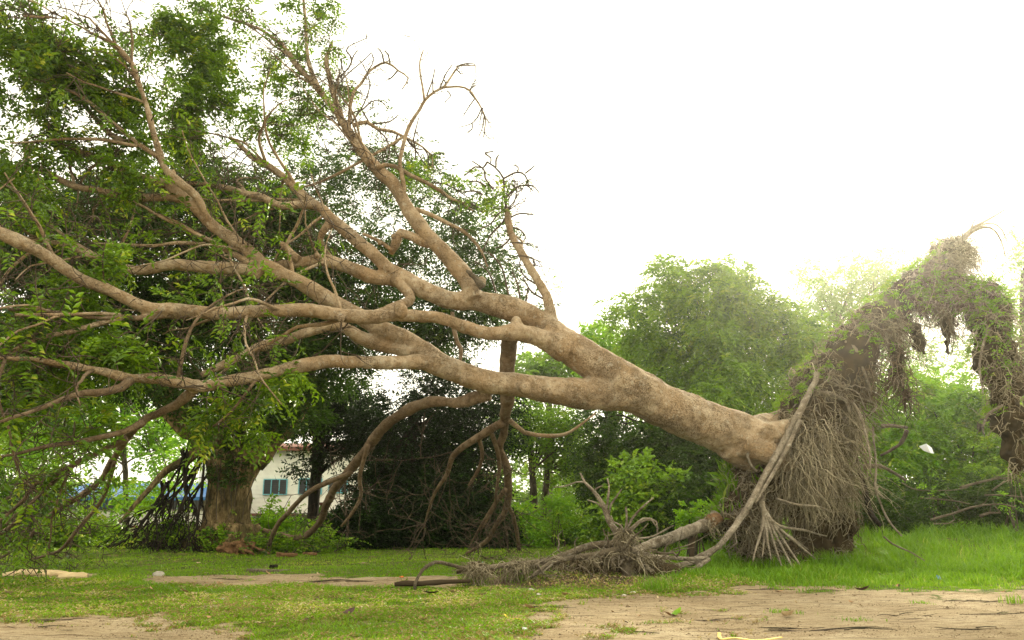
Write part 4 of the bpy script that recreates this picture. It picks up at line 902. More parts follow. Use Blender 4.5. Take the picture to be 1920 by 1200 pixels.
tag(link('slope_grass', mk('slope_grass', V, Fs, False, t), M['grass_tall'], ft), 'long bright grass growing on the outer slope of the root plate', kind='stuff')

# thick roots, each its own part
def root(nodes, mat='root', sides=9, wig=.025, bump=.08, seed=0, label=None, name='root', dY=0):
    p = [P(x, y, Y+dY) for x, y, r, Y in nodes]; r = [max(r*pxm(x, y, Y), .005) for x, y, r, Y in nodes]
    mb = MB(); mb.tube(p, r, sides, .07, wig, bump, seed); o = mb.obj(name, M[mat], ft)
    if label: o['label'] = label
    return o
root([(1532,700,6,12.5),(1530,712,5,12.45),(1513,748,6,12.3),(1497,782,7,12.2),(1473,825,7,12.15),(1447,870,7,12.0),(1427,905,6.5,11.9),(1407,940,6.5,11.7),(1383,977,6,11.5),(1360,1010,5.5,11.2),(1333,1036,4,11.1),(1305,1060,3,11.0)], seed=1, label='long pale root slanting down the front of the plate')
root([(1500,788,4,12.1),(1477,840,4,12.0),(1455,880,3.5,11.9),(1434,915,3,11.8),(1415,945,2.5,11.7)], seed=2)
for q, (ex, ey, ye) in enumerate([(1505,1068,11.5),(1528,1047,11.8),(1487,1062,11.4),(1428,1046,11.6),(1465,1060,11.5),(1445,1050,11.4),(1412,1052,11.5),(1515,1030,12.2),(1550,1005,12.6)]):
    mx_ = 1427+(ex-1427)*.22; root([(1425,915,5,11.9),(1430,950,4.5,11.85),(mx_+5,985,3.2,11.8),((mx_+ex)/2+3,(985+ey)/2,2.4,(11.8+ye)/2),(ex,ey,1.3,ye)], sides=6, seed=20+q)
root([(1345,970,13,12.1),(1333,978,12,12.0),(1293,995,11,11.5),(1243,1013,10,11.0),(1203,1028,9,10.7),(1180,1040,8,10.5)], seed=3, sides=12, label='thick broken root joining the plate to the stump', bump=.10)
root([(1345,966,12,12.0),(1330,985,12,11.95),(1318,992,7,11.9)], 'torn', seed=4, bump=.35, name='torn_wood', label='orange brown torn end of the thick root')
root([(1160,992,7,10.4),(1165,1008,11,10.38),(1170,1025,12,10.35),(1174,1048,12,10.3),(1179,1070,12,10.25),(1184,1088,14,10.22)], 'bark_dead', seed=5, sides=12, name='stump', label='short upright stump where side roots meet', bump=.10)
root([(1165,1010,7,10.4),(1150,1019,7,10.4),(1120,1022,7,10.35),(1093,1028,6.5,10.3),(1053,1044,6,10.2),(1010,1055,6,10.15),(960,1060,5,10.0),(920,1065,4,9.85),(877,1067,3.6,9.7),(843,1060,3.4,9.6),(817,1055,3.4,9.5),(793,1068,3.2,9.4),(778,1092,3,9.35),(776,1104,3.5,9.3)], 'bark_dead', seed=6, sides=10, label='long root lying to the left and hooking down at its end')
root([(1165,1030,7,10.3),(1120,1038,6.5,10.2),(1070,1045,5,10.1),(1030,1058,4,10.0),(1000,1080,3.5,9.8)], 'bark_dead', seed=7)
root([(740,1096,4,9.4),(760,1094,5,9.4),(790,1096,5,9.4),(830,1092,5,9.45),(880,1088,3,9.5)], 'fibre_dark', seed=8)
root([(1165,1012,7,10.4),(1156,997,6.5,10.4),(1140,972,5.5,10.4),(1131,947,5,10.4),(1112,920,3.6,10.4),(1096,903,2.5,10.4),(1088,886,1.6,10.4)], seed=9, sides=7, name='dead_branch', label='forked dead branch standing up from the stump')
for q, nd in enumerate([[(1096,903,2,10.4),(1080,904,1.6,10.4),(1060,912,1.3,10.5),(1036,914,1,10.5)], [(1137,960,3,10.4),(1140,935,2.4,10.4),(1142,910,1.8,10.4),(1139,897,1.3,10.4)], [(1140,970,2.6,10.4),(1146,945,2.2,10.4),(1157,930,1.8,10.4),(1165,918,1.2,10.3)],
                        [(1113,920,2,10.4),(1122,914,1.6,10.4),(1131,910,1,10.4)], [(1172,1000,3,10.3),(1175,975,2.6,10.3),(1173,950,2,10.3)], [(1175,995,3,10.3),(1186,972,2.4,10.3),(1205,952,2,10.2),(1226,933,1.4,10.2)], [(1172,1000,2.5,10.3),(1164,985,2,10.3),(1150,978,1.5,10.3),(1146,966,1.2,10.3)],
                        [(1180,1000,2.5,10.3),(1200,980,2.2,10.3),(1222,975,1.8,10.2),(1235,992,1.4,10.2)], [(1178,995,2.5,10.2),(1205,972,2,10.2),(1230,978,1.8,10.2),(1232,1000,1.5,10.2)], [(1195,1010,2.5,10.5),(1225,1005,2,10.6),(1262,985,1.4,10.7)],
                        [(1128,950,2,10.4),(1118,943,1.6,10.4),(1103,938,1.1,10.4)]]):
    root(nd, sides=5, seed=40+q, name='dead_branch', wig=.01)
root([(1185,1030,5,10.3),(1215,1040,5,10.4),(1250,1046,4.5,10.6),(1290,1047,4,10.8),(1325,1045,3,11.0)], seed=10, label='side root stretching from the stump to the plate')
root([(1300,990,7,11.7),(1298,1010,6,11.6),(1296,1035,5.5,11.5),(1297,1060,4,11.4)], 'fibre_dark', seed=11)
root([(1195,1040,5,10.3),(1210,1062,4,10.3),(1235,1072,4,10.4),(1262,1068,3,10.6)], seed=12)
root([(1265,1062,6,10.9),(1290,1056,6,11.1),(1320,1040,6,11.2),(1350,1022,5,11.4)], seed=13)
root([(1286,1074,5,10.7),(1300,1069,5,10.8),(1330,1048,4,11.0)], seed=14)
root([(1603,850,4,13.2),(1612,890,4.5,13.1),(1622,925,5,13.0),(1633,962,5,12.8),(1650,985,4,12.6)], 'bark_dark', seed=15)
root([(1637,800,2,13.0),(1640,850,2,12.9),(1641,910,2.4,12.6),(1652,945,2,12.5),(1665,975,2,12.4),(1692,1004,1.6,12.2)], seed=16, sides=5)
root([(1660,935,1.5,12.4),(1642,920,2,12.5),(1646,912,2,12.5)], seed=17, sides=5)
root([(1548,740,4,12.4),(1575,748,3.5,12.3),(1600,755,3,12.3),(1618,790,2.6,12.2),(1628,840,2.2,12.1),(1632,890,1.6,12.2)], seed=18, sides=6)
root([(1530,735,4,12.4),(1560,738,3.5,12.3),(1585,752,3,12.2),(1592,775,2,12.2)], seed=19, sides=6)
root([(1585,640,3,12.7),(1605,655,3,12.6),(1622,700,3,12.6),(1634,735,2.5,12.6)], seed=33, sides=6)
root([(1455,935,2.6,11.8),(1490,945,2.6,11.9),(1530,948,2.2,12.1),(1560,960,1.5,12.3)], seed=34, sides=6)
root([(1428,830,2,12.2),(1403,850,2.4,12.1),(1410,875,2.6,12.0),(1420,885,2.4,12.0)], seed=35, sides=6)
root([(1775,470,3,13.1),(1766,455,3,13.1),(1757,472,2.6,13.1),(1752,478,2,13.1)], seed=36, sides=6)
root([(1780,465,5,13.1),(1805,445,3.5,13.0),(1830,425,2.6,13.0),(1855,410,2,12.9),(1888,391,1,12.9)], seed=37, sides=6)
root([(1790,462,5,13.0),(1820,437,3,12.9),(1845,425,2.4,12.8),(1865,432,2,12.7),(1878,455,1.6,12.7),(1887,485,1,12.7)], seed=38, sides=6)
root([(1788,460,5,13.0),(1815,440,2.4,12.9),(1850,418,2,12.8),(1875,428,1.6,12.7),(1890,460,1,12.7)], seed=39, sides=5)
root([(1795,455,3,13.0),(1815,435,2,12.9),(1825,415,1.6,12.9),(1832,404,1,12.9)], seed=50, sides=5)
root([(1860,610,3,12.6),(1845,640,2.6,12.5),(1838,690,2,12.5),(1843,740,1.4,12.5)], seed=51, sides=5)
root([(1880,760,3,12.4),(1855,775,2.6,12.4),(1842,800,2,12.4)], seed=52, sides=5)
# tangle of thin roots round the stump and along the lying root
for q in range(46):
    x = rr_.choice([rr_.normal(1185, 40), rr_.uniform(930, 1300)]); y = np.interp(x, [900, 1100, 1180, 1330], [1070, 1050, 1045, 1040])+rr_.normal(0, 8); Y = float(np.interp(x, [900, 1180, 1330], [9.8, 10.3, 11.2]))+rr_.normal(0, .08)
    p0 = P(x, y, Y); dd = np.array((rr_.normal(0, 1), rr_.normal(-.2, .4), rr_.normal(0, .35))); pts_ = [p0]; L = rr_.uniform(.2, .7)
    for k in range(5):
        dd = dd/np.linalg.norm(dd)+rr_.normal(0, .35, 3); pn = pts_[-1]+dd/np.linalg.norm(dd)*L/5; pn[2] = max(pn[2], .05); pts_.append(pn)
    r0 = rr_.uniform(.007, .020); mb = MB(); mb.tube(pts_, np.linspace(r0, r0*.3, 6), 6, .06, .015, .12, q); mb.obj('root', M['root' if q % 3 == 0 else 'bark_dead'], ft)
# soil heap under the stump, with rootlets
mb = MB()
for q in range(26):
    x = 880+q*14+rr_.normal(0, 8); c = G(x, 1086+rr_.normal(0, 5)); r = rr_.uniform(.07, .16)*(1+.8*np.exp(-((x-1150)/90)**2)); c[1] += .15; blob(mb, c+np.array((0, 0, r*.25)), r, (1.5, 1, .9))
V, Q = remesh(mb, .03, 2); Nn = vnormals(V, Q)
V = V+Nn*np.array([noise.noise(Vector(v)*9)*.04+abs(noise.noise(Vector(v)*25))*.03 for v in V])[:, None]
link('soil_heap', mk('soil_heap', V, Q), M['soil'], ft)
fc = V[Q].mean(1); fnn = norm(vnormals(V, Q)[Q].mean(1)); area = np.full(len(fc), 1.)
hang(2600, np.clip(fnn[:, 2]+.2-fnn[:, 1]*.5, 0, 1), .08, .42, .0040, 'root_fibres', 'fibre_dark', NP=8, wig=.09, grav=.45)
hang(500, np.clip(fnn[:, 2]+.2-fnn[:, 1]*.5, 0, 1), .08, .45, .0045, 'root_fibres', 'fibre', NP=8, wig=.09, grav=.45)
# beard-like rootlets hanging below the long lying root and round the stump
o_ = []
for (x, y, s, Y, cnt) in [(885,1068,9,9.75,170),(908,1074,7,9.75,110),(958,1064,9,10.0,150),(980,1062,6,10.0,130),(1003,1062,5,10.1,90),(1048,1052,6,10.2,60),(1105,1050,14,10.2,120),(1140,1040,12,10.3,140),(1172,1002,9,10.35,240),(1198,1045,14,10.3,240),(1232,1052,16,10.5,160),(1330,980,10,11.9,130)]:
    o_.append(np.array([P(x+rr_.normal(0, s*.7), y+rr_.normal(0, 5), Y+rr_.normal(0, .08)) for _ in range(cnt)]))
o_ = np.vstack(o_); cnt = len(o_); NP = 7; pts = np.zeros((cnt, NP, 3)); pts[:, 0] = o_
d = norm(rr_.normal(0, 1, (cnt, 3))+np.array((0, -.5, 0))); L = rr_.uniform(.05, .42, cnt)*rr_.uniform(.5, 1, cnt)
for k in range(1, NP):
    d = norm(d*.8+np.array((0, 0, -.22))+rr_.normal(0, .34, (cnt, 3))); pts[:, k] = pts[:, k-1]+d*(L/(NP-1))[:, None]
pts[..., 2] = np.maximum(pts[..., 2], .015)
V, Fs = batch_tubes(pts, .0045*rr_.uniform(.5, 1.6, cnt)[:, None]*np.linspace(1, .4, NP)[None], 3)
tag(link('root_fibres', mk('root_fibres', V, Fs, True, np.repeat(np.clip(rr_.normal(.3, .25, cnt), 0, 1), NP*3)), M['fibre'], ft), kind='stuff')

# ------------------------------------------------------------------ standing trees and shrubs
rk = np.random.default_rng(3)
def crown_mesh(blobs, leafmode, L, W, K, slen, per=1.0, clump=.55, outward=.9, droop=.5, seed=0, flat=.75, jit=.28, nck=1.2):
    rg_ = np.random.default_rng(seed+500); O = []; A = []; CC = []
    for (x, y, rx, ry, Y, dr, cnt) in blobs:
        cnt = int(cnt*per); c = P(x, y, Y); m1 = pxm(x, y, Y); ax = np.array((rx*m1, dr, ry*m1))
        nc = max(5, int(ax[0]*ax[2]*nck*3.14/(clump**2)))
        cc = norm(rg_.normal(0, 1, (nc, 3)))*(rg_.uniform(.15, 1, (nc, 1))**.45); cc[:, 1] = np.where(rg_.uniform(size=nc) < .7, -abs(cc[:, 1]), cc[:, 1])
        C0 = c+cc*ax; ids = rg_.integers(0, nc, cnt)
        q = norm(rg_.normal(0, 1, (cnt, 3))); q[:, 2] = q[:, 2]*flat+.18; rad = clump*rg_.uniform(.55, 1.05, cnt)*(.7+.6*rg_.uniform(size=nc)[ids])
        O.append(C0[ids]+q*rad[:, None]); A.append(q*outward+rg_.normal(0, .4, (cnt, 3))); CC.append(C0)
    O = np.vstack(O); A = np.vstack(A)
    k = O[:, 2] > .05; O = O[k]; A = A[k]
    V, Fs, t = spray_leaves(O, A, K, slen, L, W, rg_, droop, True, jit)
    return V, Fs, t, np.vstack(CC)
def tree(name, label, cat, trunk, blobs, mat='leaf_mid', L=.14, W=.06, K=8, slen=.35, bark='bark_grey', limbs=(), group=None, per=1.0, clump=.55, droop=.5, seed=0, twig_r=.018, nbr=40, flat=.75, bump=.05, start=None, tside=10):
    x, y, r, Y = trunk[0]; b = G(x, y) if start is None else np.array(start)
    b = P(x, y, Y); root_ = empty(name, (float(b[0]), float(Y), 0), label, cat, group)
    pts = [P(*(a[0], a[1], a[3])) for a in trunk]; rr = [a[2]*pxm(a[0], a[1], a[3]) for a in trunk]
    if pts[0][2] > .05: pts.insert(0, np.array((pts[0][0], pts[0][1], -.05))); rr.insert(0, rr[0]*1.1)
    mb = MB(); mb.tube(pts, rr, tside, .25, .04, bump, seed); mb.obj('trunk', M[bark], root_)
    for q, nd in enumerate(limbs):
        p_ = [P(a[0], a[1], a[3]) for a in nd]; r_ = [a[2]*pxm(a[0], a[1], a[3]) for a in nd]
        mb = MB(); mb.tube(p_, r_, 8, .2, .05, bump, seed+q+1); mb.obj('limb', M[bark], root_)
    V, Fs, t, CC = crown_mesh(blobs, 0, L, W, K, slen, per, clump, .9, droop, seed, flat)
    tag(link('crown', mk('crown', V, Fs, False, t), M[mat], root_), kind='stuff')
    # boughs from the trunk out to the leaf clumps
    rg_ = np.random.default_rng(seed+900); T = np.array(pts); j = rg_.choice(len(CC), min(nbr, len(CC)), replace=False)
    if nbr:
        Ps = []; Rs = []
        for i in j:
            e = CC[i]; k = int(rg_.integers(max(1, len(T)//2), len(T))); s = T[k]; md = (s+e)/2+np.array((0, 0, .12*np.linalg.norm(e-s)))+rg_.normal(0, .15, 3)
            tt = np.linspace(0, 1, 9)[:, None]; Ps.append((1-tt)**2*s+2*tt*(1-tt)*md+tt**2*e+np.sin(tt*9+i)*.04); Rs.append(np.linspace(twig_r*2.2, twig_r*.5, 9))
        Vt, Qt = batch_tubes(np.array(Ps), np.array(Rs), 5)
        tag(link('boughs', mk('boughs', Vt, Qt), M[bark], root_), kind='stuff')
    return root_

# the big standing tree on the left with its dark crown behind the fallen one
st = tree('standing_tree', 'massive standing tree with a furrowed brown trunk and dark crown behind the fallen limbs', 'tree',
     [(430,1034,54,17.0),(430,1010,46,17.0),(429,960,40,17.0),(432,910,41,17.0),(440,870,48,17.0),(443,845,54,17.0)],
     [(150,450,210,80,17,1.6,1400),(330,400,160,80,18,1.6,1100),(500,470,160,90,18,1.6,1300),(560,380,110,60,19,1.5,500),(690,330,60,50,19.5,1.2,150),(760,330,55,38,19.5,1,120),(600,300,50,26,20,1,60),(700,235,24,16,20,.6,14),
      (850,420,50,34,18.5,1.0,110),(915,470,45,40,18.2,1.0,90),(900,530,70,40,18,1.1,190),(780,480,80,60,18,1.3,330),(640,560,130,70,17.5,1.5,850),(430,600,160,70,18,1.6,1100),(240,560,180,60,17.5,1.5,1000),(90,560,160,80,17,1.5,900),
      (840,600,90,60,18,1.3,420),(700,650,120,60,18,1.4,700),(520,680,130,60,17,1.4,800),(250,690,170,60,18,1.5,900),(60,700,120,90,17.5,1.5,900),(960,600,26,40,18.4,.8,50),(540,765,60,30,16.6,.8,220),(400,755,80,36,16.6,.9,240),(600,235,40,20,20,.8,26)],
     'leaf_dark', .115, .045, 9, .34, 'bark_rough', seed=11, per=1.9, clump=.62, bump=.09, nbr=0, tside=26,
     limbs=[[(415,850,34,17),(385,815,32,17.1),(345,780,30,17.3),(310,740,27,17.5),(285,690,24,17.6),(262,640,20,17.7),(235,590,16,17.7),(190,540,13,17.8)],
            [(465,860,34,17),(500,820,32,17.2),(540,785,28,17.5),(565,740,26,17.6),(575,690,22,17.7),(600,620,18,17.8),(640,560,12,18)],
            [(440,850,30,17),(440,800,22,17),(455,750,18,17.2),(470,680,14,17.4),(480,600,12,17.5)],
            [(300,700,16,17.5),(240,690,14,17.2),(180,640,12,17.0),(120,560,10,17),(85,440,11,17),(60,340,9,17)],
            [(195,540,12,17.6),(150,490,11,17.4),(105,430,11,17.2),(75,370,10,17.2),(55,320,8,17.2),(50,260,4,17.2)],
            [(385,830,12,16.9),(350,860,9,16.7),(315,880,7,16.5),(270,930,5,16.3),(225,980,3,16.2)]])
M_st = st
# roots flare and clump at its foot
mb = MB()
for q, (dx, r_) in enumerate([(-52,16),(-25,20),(10,22),(38,18),(55,12)]):
    a = P(432+dx*.8, 985, 17+rk.normal(0, .1)-.35); b = G(432+dx*1.35, 1036); b[1] = 16.5+rk.normal(0, .1)
    mb.tube([a, (a+b)/2+np.array((0, -.05, -.06)), b+np.array((0, 0, -.05))], [r_*.008, r_*.011, r_*.008], 9, .08, .02, .1, q)
mb.obj('root_flare', M['bark_rough'], st)
ru = []; 
def surf_tube(x, y, r, cnt):
    out = []
    for _ in range(cnt):
        a = rk.uniform(-1, 1); out.append(P(x+a*r*.9, y+rk.normal(0, 3), 17-math.sqrt(max(0, 1-a*a))*r*.011-.03))
    return out
# creepers climbing on the trunk fork
so = np.array(sum([surf_tube(x, y, 44, 8) for y in range(800, 905, 6) for x in (430,)], [])+sum([surf_tube(420, y, 14, 3) for y in range(905, 950, 6)], []))
V, Fs, t = spray_leaves(so, np.array((0, -1., .1))+rk.normal(0, .5, so.shape), 7, .22, .10, .045, rk, .5)
tag(link('creeper', mk('creeper', V, Fs, False, t), M['leaf_dark'], st), 'dark creeper leaves clinging below the fork', kind='stuff')
Ps = []; Rs = []
for q in range(16):
    x0_ = rk.uniform(385, 485); a = P(x0_, rk.uniform(800, 900), 17-.62*math.sqrt(max(.05, 1-((x0_-434)/56)**2))); L = rk.uniform(.5, 1.6)
    tt = np.linspace(0, 1, 12)[:, None]; Ps.append(a+np.hstack([np.sin(tt*rk.uniform(2, 6)+q)*.06-.08*tt*np.sign(x0_-430), -.02*np.ones_like(tt)+.05*tt, -L*tt])); Rs.append(np.full(12, rk.uniform(.004, .012)))
V, Q = batch_tubes(np.array(Ps), np.array(Rs), 5); tag(link('vines', mk('vines', V, Q), M['bark_grey'], st), 'thin aerial roots and vines running down the trunk', kind='stuff')
# drooping dead boughs on its left side
Ps = []; Rs = []
def droop(o, e, r, n=9, sag=.1, j=.07):
    tt = np.linspace(0, 1, n)[:, None]; p = o*(1-tt)+e*tt; p[:, 2] -= (np.sin(tt[:, 0]*math.pi)*sag*np.linalg.norm(e-o)); p += np.cumsum(rk.normal(0, j*.35, (n, 3)), 0)*tt**.3*.8; Ps.append(p); Rs.append(np.linspace(r, r*.3, n)); return p
heads = [P(370, 842, 16.8), P(372, 870, 16.7), P(385, 880, 16.4), P(352, 838, 16.6), P(310, 905, 16.5)]
for q in range(20):
    h0 = heads[rk.integers(0, 5)]+rk.normal(0, .08, 3); ex = rk.uniform(190, 375); ey = rk.uniform(975, 1045); e = P(ex, ey, 16.2+rk.normal(0, .5)); e[2] = max(e[2], .03)
    p = droop(h0, e, .026, j=.13)
    for s in range(6):
        i = rk.integers(2, 8); e2 = p[i]+(e-h0)*rk.uniform(.15, .4)+rk.normal(0, .3, 3); e2[2] = max(.03, e2[2]-.3); p2 = droop(p[i], e2, .013, j=.12)
        for s2 in range(2):
            i2 = rk.integers(3, 8); e3 = p2[i2]+(e2-p[i])*.4+rk.normal(0, .2, 3); e3[2] = max(.03, e3[2]-.12); droop(p2[i2], e3, .008)
V, Q = batch_tubes(np.array(Ps), np.array(Rs), 5)
tag(link('drooping_boughs', mk('drooping_boughs', V, Q), M['bark_dark'], st), 'bare dark boughs drooping to the grass left of the trunk', kind='stuff')
mb = MB(); c_ = P(437, 1032, 16.0)
for q in range(12):
    blob(mb, np.array((c_[0]+rk.normal(0, .16), 16.0+rk.normal(0, .08), .03+rk.uniform(0, .14))), rk.uniform(.05, .11), (1.3, 1, 1.1))
for q in range(7):
    a_ = np.array((c_[0]+rk.normal(0, .1), 15.95, rk.uniform(.08, .25))); mb.tube([a_, a_+np.array((rk.normal(.1, .12), -.1, .03)), a_+np.array((rk.normal(.2, .2), -.15, -a_[2]))], [.04, .03, .02], 7, .05, .02, .1, q)
V_, Q_ = remesh(mb, .022, 1); N_ = vnormals(V_, Q_); V_ = V_+N_*np.array([noise.noise(Vector(v)*9)*.035+noise.noise(Vector(v)*22)*.02 for v in V_])[:, None]
o2 = link('root_clump', mk('root_clump', V_, Q_), M['torn']); tag(o2, 'orange brown knotted root clump at the foot of the big standing trunk', 'root clump')

SH = 'trees growing behind the fallen tree'
# slender dark tree in front of the house
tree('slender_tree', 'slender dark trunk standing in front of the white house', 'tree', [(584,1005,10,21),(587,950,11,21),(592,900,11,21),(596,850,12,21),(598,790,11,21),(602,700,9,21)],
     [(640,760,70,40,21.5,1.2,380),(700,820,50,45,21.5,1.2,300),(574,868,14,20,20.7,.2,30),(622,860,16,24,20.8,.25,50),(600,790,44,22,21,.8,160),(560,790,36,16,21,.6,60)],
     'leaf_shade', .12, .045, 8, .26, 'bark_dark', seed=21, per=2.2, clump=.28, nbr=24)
# dark shady thicket under the fallen crown
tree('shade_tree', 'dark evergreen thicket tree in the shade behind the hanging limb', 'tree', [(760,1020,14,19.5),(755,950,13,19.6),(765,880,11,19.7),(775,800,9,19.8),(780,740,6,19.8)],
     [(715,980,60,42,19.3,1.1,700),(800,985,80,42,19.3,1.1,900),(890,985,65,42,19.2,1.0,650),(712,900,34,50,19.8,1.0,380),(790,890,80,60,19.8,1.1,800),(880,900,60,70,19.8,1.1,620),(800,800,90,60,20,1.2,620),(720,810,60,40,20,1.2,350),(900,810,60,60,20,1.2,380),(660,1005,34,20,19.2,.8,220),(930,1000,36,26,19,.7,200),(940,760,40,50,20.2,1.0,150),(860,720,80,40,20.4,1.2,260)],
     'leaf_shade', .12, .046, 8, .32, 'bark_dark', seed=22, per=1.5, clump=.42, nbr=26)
def shrub(label, blobs, mat, L=.12, W=.05, per=1.0, seed=0, name='shrub', cat='shrub', group='shrubs under the trees', K=8, slen=.3, clump=.3, droop=.3, flat=.8):
    x, y, rx, ry, Y, dr, c = blobs[0]; c0 = P(x, y, Y); z0 = float(hgt(np.array([c0[0]]), np.array([Y]))[0])
    r_ = empty(name, (float(c0[0]), float(Y), z0), label, cat, group)
    V, Fs, t, CC = crown_mesh(blobs, 0, L, W, K, slen, per, clump, .9, droop, seed, flat)
    tag(link('leaves', mk('leaves', V, Fs, False, t), M[mat], r_), kind='stuff')
    rg_ = np.random.default_rng(seed); Ps = []; Rs = []
    for i in range(min(22, len(CC))):
        e = CC[i]; s = np.array((c0[0]*.3+e[0]*.7+rg_.normal(0, .1), Y+rg_.normal(0, .15), z0-.03)); tt = np.linspace(0, 1, 7)[:, None]; Ps.append(s*(1-tt)+e*tt+np.sin(tt*5+i)*.03); Rs.append(np.linspace(.018, .006, 7))
    V, Q = batch_tubes(np.array(Ps), np.array(Rs), 5); tag(link('stems', mk('stems', V, Q), M['bark_grey'], r_), kind='stuff')
    return r_
shrub('bright leafy plants just right of the big standing trunk in front of the house wall', [(505,998,36,13,18.3,.4,80),(545,1000,34,12,18.3,.4,80),(492,962,10,12,18.5,.2,8),(545,968,8,8,18.5,.2,5)], 'leaf_bright', .10, .06, 1.6, 31, clump=.25)
shrub('low dark shrub behind the red post', [(610,992,50,14,22,.7,200),(550,992,60,14,23,.8,200)], 'leaf_dark', .12, .05, 2.2, 32, clump=.3)
shrub('low green undergrowth between the drooping boughs and the big trunk', [(350,1018,60,20,16.8,.5,160),(400,1025,40,14,16.4,.3,80),(300,1020,50,24,17,.5,130)], 'leaf_mid', .09, .05, 1.5, 33, clump=.22)
shrub('green undergrowth right of the foot of the big standing trunk', [(520,1024,60,12,16.6,.5,130),(600,1020,60,14,17,.5,120),(480,1028,30,10,16.3,.2,50)], 'leaf_mid', .08, .045, 1.5, 34, clump=.18)
shrub('dark broad leaved shrub below the white building at the left', [(155,1008,36,20,19,.7,160),(120,1016,40,18,18.6,.7,120),(215,1012,40,18,20,.7,130)], 'leaf_mid', .13, .07, 1.6, 35, clump=.32)
shrub('dark bush at the far left edge under the lowest branches', [(30,985,60,40,18,.9,330),(-50,960,70,60,17,.9,300),(80,950,40,50,20,.8,160)], 'leaf_dark', .12, .05, 1.8, 36, clump=.35)
# bright light-filled tree seen below the limbs at the left
tree('roadside_tree', 'light green tree glowing behind the limbs at the far left', 'tree', [(237,985,5,30),(236,930,5,30),(234,870,5,30),(232,800,5,30),(228,740,4,30)],
     [(200,790,80,40,30,1.5,260),(290,820,50,34,30,1.5,150),(130,800,50,40,30,1.5,120),(310,870,24,14,30,1.0,30),(215,925,50,10,29,.8,60),(300,932,46,8,28,.6,36),(240,740,80,30,31,1.5,160),(80,860,60,50,31,1.5,160),(340,870,30,30,29,1,60)],
     'leaf_bright', .20, .10, 8, .45, 'bark_grey', seed=41, per=1.5, clump=.6, nbr=26, group=SH)
tree('garden_tree', 'grey green tree at the far left edge behind the dark crown', 'tree', [(60,985,8,34),(62,900,8,34),(60,800,7,34),(58,700,6,34)],
     [(40,800,90,60,34,2,300),(-60,760,120,90,34,2,300),(-10,900,60,50,34,2,170)], 'leaf_mid', .22, .10, 8, .5, 'bark_grey', seed=42, per=1.5, clump=.8, nbr=20, group=SH)
# the round tree in the middle behind the leaning trunk
LOBES = []
for (x, y) in [(1188,590),(1215,572),(1240,530),(1262,512),(1288,528),(1322,508),(1350,522),(1383,520),(1402,548),(1425,575),(1450,600),(1478,612),(1502,640),(1520,668),(1532,705),(1222,610),(1262,565),(1300,570),(1340,565),(1375,578),(1410,615),(1190,650),(1235,655),(1280,620),(1325,622),(1368,640),(1415,660),(1460,650),(1492,690),(1175,700),(1215,705),(1265,690),(1310,680),(1355,700),(1400,710),(1445,700),(1490,735),(1530,750),(1200,755),(1250,745),(1300,745),(1345,760),(1395,765),(1440,760),(1480,785),(1350,800),(1420,800),(1515,620)]:
    e_ = abs(x-1350)/190; LOBES.append((x+rk.normal(0, 5), y+rk.normal(0, 5), 22+rk.uniform(0, 8), 20+rk.uniform(0, 7), 23.9-1.9*max(0, 1-e_)*min(1, (y-480)/160)+rk.normal(0, .35), .55, 120 if y > 545 else 78))
for Y_, n__ in ((24.6, 300),): LOBES += [(1300,640,80,60,Y_,.8,n__), (1400,650,80,60,Y_,.8,n__), (1350,740,110,40,Y_,.8,n__)]
tree('round_tree', 'big round light green tree standing behind the slanting trunk', 'tree', [(1345,985,16,24),(1348,900,15,24),(1345,820,14,24),(1350,740,11,24.2),(1345,650,7,24.3)],
     LOBES,
     'leaf_mid', .17, .062, 9, .42, 'bark_grey', seed=43, per=.95, clump=.36, droop=.8, nbr=60, group=SH)
tree('young_tree', 'lower yellow green tree between the fork and the round tree', 'tree', [(1150,985,7,27),(1148,900,7,27),(1150,820,6,27),(1148,740,4,27)],
     [(1150,660,55,30,27,1.4,240),(1110,650,24,18,27,.8,60),(1180,700,60,40,26.5,1.4,260),(1120,700,40,30,26.6,1,120)], 'leaf_bright', .17, .075, 8, .42, 'bark_grey', seed=44, per=1.3, clump=.5, nbr=22, group=SH)
tree('distant_tree', 'small distant green tree seen under the fork', 'tree', [(1030,985,6,38),(1030,900,6,38),(1028,800,5,38),(1030,740,4,38)],
     [(1035,700,44,30,38,2,170),(1000,690,30,30,38,1.6,90),(1075,705,34,24,38,1.6,90),(985,730,40,40,37,1.6,120)], 'leaf_mid', .24, .11, 8, .55, 'bark_grey', seed=45, per=1.5, clump=.7, nbr=14, group=SH)
for q, (lb, nd, bl_) in enumerate([
    ('left one of two thin grey trunks right of the hanging limb', [(1004,985,7,25),(1000,930,7,25),(998,880,6,25),(992,830,5,25),(985,780,4,25)], [(990,800,60,45,25,1.3,260),(960,830,40,50,24.5,1.2,180),(1040,790,50,40,25.5,1.3,200)]),
    ('right one of two thin grey trunks right of the hanging limb', [(1018,985,6,26),(1022,930,6,26),(1026,880,5.5,26),(1025,830,5,26),(1026,790,4,26)], [(1060,830,50,45,26,1.3,240),(1090,880,50,50,26,1.3,260),(1045,870,40,40,26.5,1.3,160)])]):
    tree('thin_tree', lb, 'tree', nd, bl_, 'leaf_mid', .15, .055, 8, .38, 'bark_grey', seed=50+q, per=1.25, clump=.45, nbr=24, group='thin trunked trees')
